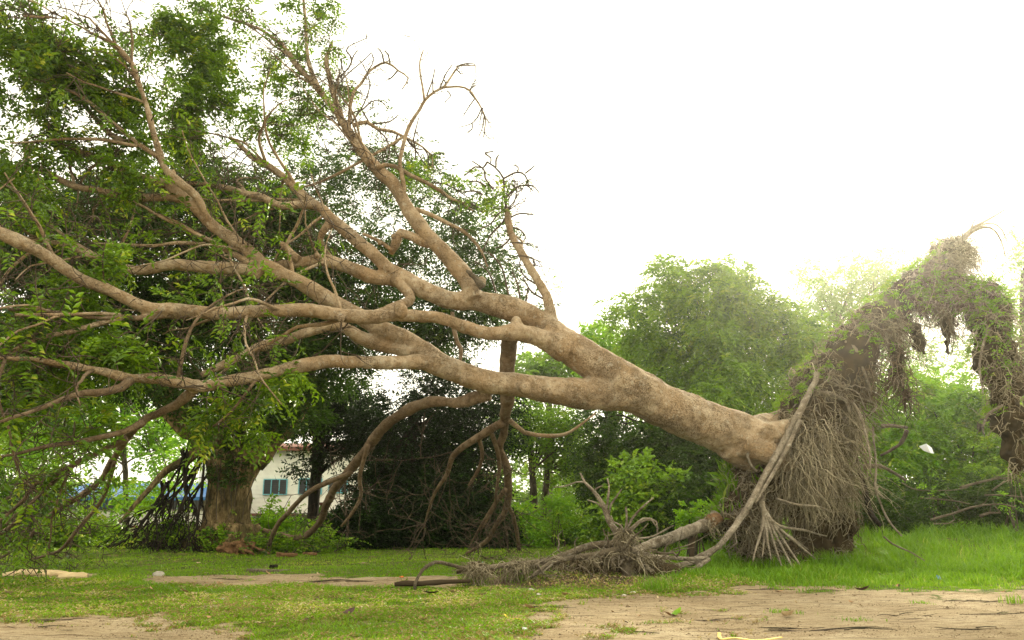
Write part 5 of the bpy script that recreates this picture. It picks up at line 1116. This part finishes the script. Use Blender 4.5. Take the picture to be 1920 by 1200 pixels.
tree('shade_tree', 'dark green tree filling the gap beneath the slanting trunk', 'tree', [(1210,1000,10,20.5),(1215,920,9,20.6),(1220,850,8,20.7),(1225,800,5,20.7)],
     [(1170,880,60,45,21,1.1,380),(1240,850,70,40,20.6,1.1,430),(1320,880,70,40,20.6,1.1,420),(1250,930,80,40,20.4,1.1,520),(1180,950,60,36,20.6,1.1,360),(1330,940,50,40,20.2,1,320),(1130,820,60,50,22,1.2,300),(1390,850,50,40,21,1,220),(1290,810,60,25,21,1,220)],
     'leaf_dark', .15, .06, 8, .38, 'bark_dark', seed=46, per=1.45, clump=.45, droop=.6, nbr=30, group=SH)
shrub('bluish green leafy bush standing behind the stump of the root plate', [(1180,900,40,36,17.5,.6,110),(1220,965,46,30,17,.6,120),(1140,985,40,24,18,.6,130),(1180,960,30,30,17,.5,90),(1250,920,40,25,17,.5,60)], 'leaf_mid', .12, .075, 1.5, 61, clump=.3, droop=.5)
shrub('dark leafy bush under the trunk close to the root plate', [(1300,950,46,40,16.5,.7,260),(1350,930,34,40,16.2,.6,180),(1275,985,40,18,16,.5,110)], 'leaf_dark', .11, .06, 1.5, 62, clump=.3, droop=.5)
shrub('yellow green bush at the left foot of the root slope', [(1292,972,18,12,12.9,.2,60),(1306,964,14,10,12.9,.15,36)], 'leaf_bright', .05, .035, 1.6, 63, clump=.12, slen=.14)
shrub('bright yellow green shrub right of the hanging limb', [(982,985,22,22,19.5,.4,90),(1000,1005,22,16,19,.3,70),(975,960,14,16,20,.3,30)], 'leaf_bright', .09, .06, 1.5, 64, clump=.22)
shrub('feathery round green shrub beneath the two thin trunks', [(1042,962,19,20,19.5,.35,110)], 'leaf_bright', .11, .025, 1.8, 65, clump=.22)
shrub('low dark green shrub on the lawn left of the stump', [(1085,998,34,16,20.5,.5,170),(1110,1005,24,12,20,.4,100),(1055,990,20,14,21,.4,80)], 'leaf_mid', .10, .055, 1.5, 66, clump=.22)
shrub('small light shrub on the lawn beside the old cut log', [(1025,1005,26,10,20,.3,100)], 'leaf_bright', .08, .04, 1.4, 67, clump=.15)
# light trees behind the arch of roots
tree('airy_tree', 'airy pale green tree left of the top of the root arch', 'tree', [(1660,1000,7,28),(1650,900,7,28),(1640,780,6,28),(1610,680,4.5,28),(1570,610,3,28)],
     [(1530,540,38,34,28,1,90),(1510,520,22,24,28,.7,36),(1600,520,50,38,28,1.1,130),(1650,510,40,30,28,1,100),(1560,590,45,25,28,1,90),(1630,570,50,35,28,1,130),(1520,600,36,22,27.5,.8,60),(1550,640,26,16,27.5,.7,36),(1580,560,40,30,28,1,70),(1700,640,50,30,28,1,60),(1790,670,30,50,28,1,60),(1740,690,50,22,28,1,60),(1650,680,26,26,28,.8,34)],
     'leaf_pale', .16, .055, 8, .40, 'bark_grey', seed=47, per=1.45, clump=.42, nbr=36, twig_r=.02, group=SH)
tree('airy_tree', 'thin pale tree at the right edge beside the hanging root column', 'tree', [(1925,1000,7,28),(1920,880,7,28),(1915,760,6,28),(1918,640,5,28),(1915,520,3,28)],
     [(1910,470,26,36,28,.8,60),(1905,500,30,22,28,.8,40),(1915,600,30,50,28,1,60),(1915,690,30,50,28,1,80),(1960,560,50,100,28,1.2,180),(1900,740,30,30,28,1,50)],
     'leaf_pale', .16, .055, 8, .40, 'bark_grey', seed=48, per=1.4, clump=.42, nbr=26, group=SH)
tree('bright_tree', 'fresh green tree seen through the opening of the root arch', 'tree', [(1735,1000,9,23),(1738,930,9,23),(1745,860,8,23),(1740,790,6,23)],
     [(1700,800,60,45,23,1.2,330),(1760,780,60,40,23.4,1.2,300),(1680,860,50,40,22.6,1.0,270),(1750,850,60,36,22.6,1.0,300),(1820,790,50,40,23.6,1.2,200),(1740,735,50,20,23.6,1,110),(1680,740,30,24,23.4,1,80),(1650,900,30,30,22,.8,130),(1630,800,26,50,23,.8,200),(1650,860,30,30,22.6,.8,120),(1700,735,40,16,23.6,.8,90),(1790,740,30,30,23.6,.9,90),(1560,690,20,20,23,.6,30)],
     'leaf_bright', .16, .07, 8, .38, 'bark_grey', seed=49, per=1.35, clump=.45, nbr=30, group=SH)
tree('bushy_tree', 'grey green bushy tree right of the opening behind the root column', 'tree', [(1830,1000,9,22),(1830,930,8,22),(1835,860,7,22),(1838,790,5,22)],
     [(1820,850,60,40,22,1.1,330),(1890,840,50,50,22,1.1,330),(1860,780,50,30,22.4,1.1,180),(1940,800,40,60,22,1,200),(1800,900,60,24,21.6,1.0,260),(1900,900,60,30,21.6,1,300)],
     'leaf_mid', .13, .055, 8, .36, 'bark_grey', seed=51, per=1.35, clump=.42, nbr=30, group=SH)
shrub('dark undergrowth bank behind the tall grass on the right', [(1700,940,70,30,19,.9,420),(1800,945,70,26,19,.9,420),(1900,945,70,28,19,.9,420),(1620,960,40,26,18,.7,260),(1990,940,60,30,19,.9,200),(1680,970,60,16,17.6,.6,220)], 'leaf_dark', .11, .05, 1.6, 71, clump=.3)
shrub('small bright sapling poking out of the undergrowth on the right', [(1750,927,10,7,17.8,.15,10),(1742,948,7,5,17.8,.1,5)], 'leaf_bright', .08, .04, 1.0, 72, clump=.12, slen=.18)
shrub('yellow green sapling at the right edge beside the dead sticks', [(1888,943,9,10,17.2,.15,12),(1896,890,7,9,17.8,.1,8)], 'leaf_bright', .08, .04, 1.0, 73, clump=.12, slen=.18)
# far woodland closing the horizon
rg_ = np.random.default_rng(8); bl_ = []
for x in range(-900, 2900, 110):
    Y = 62+rg_.normal(0, 3)
    if -200 < x < 460: bl_.append((x, 950+rg_.normal(0, 4), 90, 20, Y, 4, 220))
    else: bl_.append((x, 930+rg_.normal(0, 10), 90, 45+rg_.uniform(0, 25), Y, 4, 560))
V, Fs, t, CC = crown_mesh(bl_, 0, .40, .22, 7, .8, 1.0, 1.6, .9, .4, 88)
tag(link('distant_woodland', mk('distant_woodland', V, Fs, False, t), M['leaf_mid']), 'far green woodland closing the view behind the lawn', 'woodland', kind='stuff')

# ------------------------------------------------------------------ small things lying about
rd = np.random.default_rng(61)
def gz(p): return float(hgt(np.array([p[0]]), np.array([p[1]]))[0])
def put(name, me, mat, px, py, label, cat, group=None, rot=0, dz=0, base=None):
    c = G(px, py) if base is None else base; o = link(name, me, mat); o.location = (c[0], c[1], gz(c)+dz); o.rotation_euler = (0, 0, rot); return tag(o, label, cat, group)
# pale dead sticks on the undergrowth at the right
STK = [([(1745,975,17.0),(1800,958,16.9),(1830,950,16.8),(1876,945,16.8),(1905,952,16.8)], .028, 'long pale stick lying nearest the tall grass on the right'),
       ([(1690,930,17.6),(1740,935,17.5),(1790,940,17.4),(1818,946,17.4)], .022, 'thin grey stick slanting through the undergrowth left of the saplings'),
       ([(1800,915,17.8),(1830,906,17.7),(1860,900,17.6),(1890,896,17.5)], .035, 'pale pointed stick below the end of the root column'),
       ([(1838,968,16.8),(1855,962,16.8),(1876,962,16.7)], .035, 'short pale broken stick at the foot of the dead wood heap'),
       ([(1846,928,17.4),(1880,929,17.3),(1925,932,17.2)], .022, 'straight pale twig reaching the right edge of the photo'),
       ([(1860,920,17.4),(1880,905,17.3),(1895,900,17.3)], .02, 'short pale twig crossing the pointed stick'),
       ([(1750,982,16.9),(1780,981,16.9),(1790,975,16.9)], .018, 'small pale twig at the left end of the dead wood heap'),
       ([(1690,905,17.8),(1720,918,17.7),(1780,920,17.6),(1815,915,17.6)], .014, 'thin brown twig arching over the undergrowth')]
def stick(nodes, r, label, mat='bark_dead', group=None, name='dead_stick', cat='stick', n=7, bump=.08, br=True):
    pts = np.array([P(*a) for a in nodes]); b = pts.mean(0); mb = MB()
    mb.tube(pts-b, np.linspace(r, r*.5, len(pts)), n, .07, .02, bump, int(nodes[0][0]))
    if br and len(pts) > 2:
        for q in range(2):
            s = pts[1+q % (len(pts)-1)]-b; e = s+np.array((rd.normal(0, .25), rd.normal(0, .1), rd.uniform(.05, .25))); mb.tube([s, (s+e)/2+rd.normal(0, .02, 3), e], [r*.5, r*.35, r*.15], 5, .08)
    o = link(name, mb.me(name), M[mat]); o.location = b; return tag(o, label, cat, group)
for nd, r, lb in STK: stick(nd, r, lb, group='dead sticks in the undergrowth on the right')
stick([(1618,876,15.5),(1645,874,15.4),(1665,880,15.3),(1685,891,15.2),(1698,901,15.1)], .045, 'thick pale curved branch hanging in the green right of the root curtain', br=False)
stick([(1654,799,16.0),(1675,798,16.0),(1703,801,15.9)], .05, 'pale broken branch end above the curved one', br=False)
stick([(1700,806,15.9),(1690,830,16.0),(1668,845,16.0),(1650,854,16.1)], .045, 'dark crooked branch below the pale broken end', 'bark_grey', br=False)
stick([(1658,1007,12.0),(1678,1022,11.6),(1705,1035,11.2),(1733,1052,11.0)], .016, 'thin pale stick leaning into the grass right of the root plate', br=False)
# white scrap caught in the leaves
q = MB(); 
for i in range(2):
    c = P(1738, 843, 15.6)*0; th = i*.5
    q.add([(-.12, 0, .05), (-.03, -.06, .09), (.09, .02, .03), (.13, .05, -.06), (.02, -.05+th*.1, -.05), (-.06, -.02, -.02)], [[0, 1, 5], [1, 2, 4, 5], [2, 3, 4]])
M['plastic'] = mat_simple('plastic', (.75, .77, .78), .35, 12, .1, .5)
M['plastic_blue'] = mat_simple('plastic_blue', (.10, .25, .60), .35, 20, .4, .5)
M['yellow'] = mat_simple('yellow', (.72, .50, .02), .5, 12, .15)
M['orange'] = mat_simple('orange', (.65, .17, .03), .5, 12, .15)
M['cyan'] = mat_simple('cyan', (.03, .42, .50), .5, 12, .15)
M['stone'] = mat_simple('stone', (.38, .34, .28), .85, 14, .35, .2, .5)
M['sandstone'] = mat_simple('sandstone', (.62, .47, .26), .9, 5, .25, .1, .5)
M['dry_leaf'] = mat_simple('dry_leaf', (.34, .20, .09), .7, 30, .4, .3)
M['dry_leaf_dark'] = mat_simple('dry_leaf_dark', (.075, .04, .03), .7, 30, .4, .3)
M['dry_leaf_pale'] = mat_simple('dry_leaf_pale', (.50, .38, .22), .7, 30, .3, .3)
o = link('plastic_scrap', q.me('plastic_scrap', False), M['plastic']); o.location = P(1738, 843, 17.8); o.scale = (1.4, 1.4, 1.4); tag(o, 'white plastic scrap caught in the leaves right of the root curtain', 'litter')
# cut logs, pipe
def log_at(px, py, L, r, label, mat='bark_grey', rot=0, name='cut_log', cat='log', rough=.10):
    mb = MB(); mb.tube([(-L/2, 0, r*.7), (-L/6, .02, r*.75), (L/5, -.01, r*.7), (L/2, .03, r*.65)], [r, r*1.05, r*.95, r*.8], 9, .06, .01, rough, int(px)); return put(name, mb.me(name), M[mat], px, py, label, cat, rot=rot)
log_at(503, 1070, .62, .028, 'slim pale broken log lying across the bare patch below the pipe', 'bark_dead', .05)
log_at(1050, 1010, .75, .11, 'old grey cut log lying on the far bright lawn', 'bark_grey', -.25)
log_at(537, 1048, .35, .05, 'crumbling brown wood lump in the grass right of the standing trunk', 'torn', .2, 'wood_lump', 'wood', .3)
log_at(580, 1044, .30, .035, 'thin reddish wood chip in the grass right of the lump', 'torn', -.5, 'wood_lump', 'wood', .3)
log_at(985, 1087, .22, .05, 'weathered grey block of wood standing against the long root', 'bark_dead', 1.0, 'wood_block', 'wood', .2)
n_ = 14; mb = MB(); V = []; L = .12
for (r, x) in ((.034, -L/2), (.034, L/2), (.028, L/2), (.028, -L/2)):
    for i in range(n_): a = 2*math.pi*i/n_; V.append((x, r*math.cos(a), .034+r*math.sin(a)))
mb.add(V, [[k*n_+i, k*n_+(i+1) % n_, ((k+1) % 4)*n_+(i+1) % n_, ((k+1) % 4)*n_+i] for k in range(4) for i in range(n_)])
put('pipe_piece', mb.me('pipe_piece'), M['bark_dark'], 513, 1064, 'short dark piece of pipe lying in the grass beside the slim log', 'pipe', rot=1.1)
# flat pale slabs of sand and rubble at the left
def rock(px, py, r, sq, label, mat='stone', group=None, name='stone', cat='stone', seed=0):
    mb = MB(); n1, n2 = 7, 11; V = []
    for i in range(n1+1):
        for j in range(n2):
            th = math.pi*i/n1; ph = 2*math.pi*j/n2; v = Vector((math.sin(th)*math.cos(ph), math.sin(th)*math.sin(ph), math.cos(th)))
            k = 1+noise.noise(v*1.3+Vector((seed*5.3, 0, 0)))*.55; V.append((v.x*r*sq[0]*k, v.y*r*sq[1]*k, v.z*r*sq[2]*k))
    mb.add(V, [[i*n2+j, (i+1)*n2+j, (i+1)*n2+(j+1) % n2, i*n2+(j+1) % n2] for i in range(n1) for j in range(n2)])
    return put(name, mb.me(name, True), M[mat], px, py, label, cat, group, rot=seed*1.7, dz=r*sq[2]*.25)
for q, (x, y, r, lb) in enumerate([(22,1084,.13,'leftmost pale sandstone slab by the left edge'), (70,1082,.20,'broad flat pale slab left of the highest one'), (108,1080,.16,'highest pointed pale slab of the row at the left'), (136,1084,.15,'low pale slab at the right end of the row')]):
    rock(x, y, r, (1.5, 1.0, .34), lb, 'sandstone', 'pale slabs at the left edge of the lawn', 'slab', 'slab', q+3)
for q, (x, y, r, lb) in enumerate([(297,1078,.07,'pale lump of mortar in the grass above the bare band'), (1010,1116,.032,'single rounded pale stone in front of the soil heap'), (995,1108,.03,'elongated pale stone just left of the rounded one'), (990,1092,.028,'white stone lying below the long root'), (461,1119,.022,'small white stone on the left lawn'), (175,1114,.024,'tiny whitish stone at the left of the lawn'), (1186,1110,.03,'pale stone beside the foot of the stump'), (1170,1115,.022,'flat pale stone in front of the stump')]):
    rock(x, y, r, (1.3, .9, .6), lb, 'stone', 'stones on the ground', seed=q+11)
# bits of litter
def crumple(mat, px, py, s, label, name='plastic_scrap', seed=0, flat=.5):
    rg_ = np.random.default_rng(seed); V = rg_.normal(0, 1, (12, 3)); V = norm(V)*np.array((1, .8, flat))*s*rg_.uniform(.6, 1.2, (12, 1)); V[:, 2] += s*flat*.8
    import bmesh
    bm = bmesh.new(); [bm.verts.new(v) for v in V]; bmesh.ops.convex_hull(bm, input=bm.verts); bmesh.ops.subdivide_edges(bm, edges=bm.edges[:], cuts=1, use_grid_fill=True)
    for v in bm.verts: v.co += Vector(rg_.normal(0, s*.13, 3))
    me = bpy.data.meshes.new(name); bm.to_mesh(me); bm.free(); return put(name, me, M[mat], px, py, label, 'litter')
crumple('plastic', 1609, 1046, .035, 'small white plastic scrap in the shade of the root plate', seed=2)
crumple('plastic_blue', 1759, 1090, .038, 'crumpled blue and white wrapper in the tall grass at the right', 'wrapper', 3, 1.0)
crumple('plastic', 1760, 1084, .018, 'white tip of the crumpled wrapper', 'wrapper', 5, 1.0)
crumple('plastic', 983, 1184, .035, 'crumpled white plastic piece at the bottom of the photo', seed=4, flat=.35)
crumple('plastic', 421, 1122, .03, 'flat white scrap on the left lawn', seed=6, flat=.2)
crumple('cyan', 906, 1055, .025, 'tiny turquoise scrap on the green lawn', seed=7)
crumple('orange', 754, 1087, .035, 'orange scrap on the far side of the bare band', seed=8, flat=.3)
crumple('plastic', 1292, 1075, .04, 'whitish scrap under the ends of the lying roots', seed=9)
def ribbon(pts, wd, mat, label, name='strap', cat='strap'):
    pts = np.array(pts); b = pts.mean(0); b[2] = 0; p, _ = smoothline(pts, np.ones(len(pts)), .02); t = norm(np.gradient(p, axis=0)); s = np.cross(t, (0, 0, 1.)); s = norm(s)
    V = np.vstack([p+s*wd-b, p-s*wd-b, p-s*wd-b+np.array((0, 0, .003)), p+s*wd-b+np.array((0, 0, .003))]); n = len(p)
    Fs = [[k*n+i, k*n+i+1, ((k+1) % 4)*n+i+1, ((k+1) % 4)*n+i] for k in range(4) for i in range(n-1)]
    o = link(name, mk(name, V, Fs, False), M[mat]); o.location = b; return tag(o, label, cat)
def gp(px, py, dz): c = G(px, py); c[2] = gz(c)+dz; return c
ribbon([gp(946,1158,.02), gp(952,1162,.01), gp(958,1166,.015), gp(970,1167,.02), gp(984,1168,.008)], .007, 'yellow', 'thin yellow ribbon on the trampled grass near the bottom')
ribbon([gp(1349,1195,.03), gp(1352,1199,.012), gp(1378,1198.5,.014), gp(1420,1202,.012), gp(1466,1200,.016)], .012, 'yellow', 'broad yellow strap lying on the sand at the bottom edge')
# fallen leaves
def leaf_me(s, w_, curl, seed):
    rg_ = np.random.default_rng(seed); n = 7; V = []
    for i in range(n+1):
        t = i/n; ww = math.sin(math.pi*min(1, t*.96+.02))**.8*w_*s; x = (t-.5)*s; z = curl*s*(4*(t-.5)**2)+rg_.normal(0, .012*s)
        for j in (-1, 0, 1): V.append((x, j*ww, z+abs(j)*ww*.45*rg_.uniform(.6, 1.4)+.004))
    Fs = [[i*3+j, i*3+j+1, (i+1)*3+j+1, (i+1)*3+j] for i in range(n) for j in (0, 1)]
    return V, Fs
LM = {}
for kind, mt in (('brown', 'dry_leaf'), ('dark', 'dry_leaf_dark'), ('pale', 'dry_leaf_pale'), ('green', 'leaf_bright')):
    for v_ in range(3):
        V, Fs = leaf_me(.085, .20+.04*v_, .10+.08*v_, v_+7*len(kind)); me = mk('fallen_leaf', np.array(V), Fs, True, np.full(len(V), .5)); me.materials.append(M[mt]); LM[kind, v_] = me
SPECIAL = [(808,1116,2.0,'dark','large dark curled leaf below the hooked root end'), (847,1113,1.5,'pale','pale long leaf just right of the dark curled leaf'), (905,1120,1.2,'pale','pale leaf on the grass below the soil heap'), (1257,1156,1.7,'brown','curled brown leaf on the sand beside a green one'), (1269,1154,1.6,'green','green and yellow leaf on the bare sand'),
           (1483,1160,1.8,'pale','yellow tan leaf beside the small tuft on the sand'), (577,1165,1.4,'dark','dark folded leaf on the trampled grass'), (348,1113,1.7,'brown','broad brown leaf lying flat on the left lawn'), (283,1107,1.0,'brown','tan leaf on the left lawn left of the broad brown one'), (197,1109,1.1,'brown','small rust coloured leaf at the left of the lawn'), (413,1095,1.3,'brown','upright brown leaf at the edge of the bare band'),
           (655,1152,1.4,'dark','dark leaf scrap in the middle of the trampled grass'), (489,1172,1.2,'pale','yellowish leaf on the trampled grass left of the middle'), (502,1075,1.2,'brown','reddish leaf at the top edge of the bare patch'), (12,1118,1.6,'pale','straw coloured leaf at the left edge'), (597,1124,1.2,'brown','reddish brown leaf just under the bare band'), (372,1060,1.0,'pale','pale leaf in the shady lawn near the standing trunk'),
           (1620,1111,1.9,'dark','dark curled leaf on the sand at the grass border'), (1460,1112,1.6,'brown','brown curled leaf at the sandy border right of the middle'), (1062,1119,1.2,'brown','small grey brown leaf on the sand left of the stump'), (992,1143,1.2,'brown','brown leaf at the edge of the grassy tongue')]
for q, (x, y, s, kind, lb) in enumerate(SPECIAL):
    o = bpy.data.objects.new('fallen_leaf', LM[kind, q % 3]); C.objects.link(o); c = G(x, y); o.location = (c[0], c[1], gz(c)+.012); o.rotation_euler = (rd.normal(0, .3), rd.normal(0, .3), rd.normal(0, .5)); o.scale = (s, s, s); tag(o, lb, 'leaf', 'dry leaves on the ground')
GEN = {'brown': 'small dry brown leaf lying among many alike on the ground', 'dark': 'small dark dead leaf lying among many alike on the ground', 'pale': 'small straw coloured leaf lying among many alike on the ground'}
for q in range(100):
    x = rd.uniform(-20, 1900); y = rd.choice([rd.uniform(1045, 1100), rd.uniform(1085, 1190)]); kind = rd.choice(['brown', 'dark', 'pale'], p=[.4, .25, .35])
    if x > 1250 and y < 1096: continue
    o = bpy.data.objects.new('fallen_leaf', LM[kind, q % 3]); C.objects.link(o); c = G(x, y); s = rd.uniform(.35, .85); o.location = (c[0], c[1], gz(c)+.01); o.rotation_euler = (rd.normal(0, .3), rd.normal(0, .3), rd.uniform(0, 6)); o.scale = (s, s, s); tag(o, GEN[kind], 'leaf', 'small '+kind+' leaves scattered on the ground')
# dark twigs pressed into the sand
tw = [(1560,1186,.9,'long dark twig bundle near the bottom of the sandy track'),(1480,1181,.5,'straight dark twig on the sand near the bottom middle'),(1850,1182,.7,'slender dark twig at the lower right of the sand'),(1830,1128,.7,'dark root strand on the sand left of the right edge tuft'),(1440,1107,.6,'thin dark twig along the grass border'),(1560,1107,.9,'longest thin twig lying along the grass border'),(1880,1155,.8,'dark twig under the tuft at the right edge'),(1330,1162,.5,'faint twig on the sand below the green leaf'),(1025,1140,.5,'thin twig at the tip of the grassy tongue'),(640,1094,.8,'dark strip of bark on the far edge of the bare band'),(1700,1157,.6,'thin twig in the middle right of the sandy track'),(1200,1184,.6,'dark twig at the bottom left of the sandy track'),(80,1180,.6,'dark twig on the sand at the lower left'),(430,1083,.5,'short dark twig on the bare patch'),(100,1168,.5,'wavy dark twig in the sand at the left')]
for q, (x, y, L, lb) in enumerate(tw):
    mb = MB(); k = 3 if q in (0, 9) else 1
    for i in range(k):
        yy = rd.normal(0, .04) if k > 1 else 0; pts = [(L*(t-.5)+rd.normal(0, .02), yy+rd.normal(0, .02), .006+rd.uniform(0, .006)) for t in np.linspace(0, 1, 6)]; mb.tube(pts, [.002, .004, .004, .0035, .003, .0015], 5, .04, .035, .2, q+int(x))
        e = pts[2+i % 2]; mb.tube([e, (e[0]+.1, e[1]+.05*(-1)**q, .012), (e[0]+.18, e[1]+.07*(-1)**q, .008)], [.004, .003, .002], 4, .05)
    put('twig', mb.me('twig'), M['bark_grey'], x, y, lb, 'twig', 'twigs on the sand', rot=rd.normal(0, .12))

# ------------------------------------------------------------------ thin air volume added to imitate a warm flare at the right
hz = MB(); hz.box((-170, -60, -1.0), (170, 175, 24.0))
m, n = newmat('flare_haze'); pv = N(n, 'ShaderNodeVolumePrincipled'); pv.inputs['Color'].default_value = (1.0, .97, .88, 1); pv.inputs['Density'].default_value = FLARE_HAZE; pv.inputs['Anisotropy'].default_value = .90
o = N(n, 'ShaderNodeOutputMaterial'); n.links.new(pv.outputs[0], o.inputs['Volume'])
tag(hz.obj('flare_haze', m, None, False), 'thin air volume added to imitate a warm flare glow', 'flare_haze', kind='stuff')
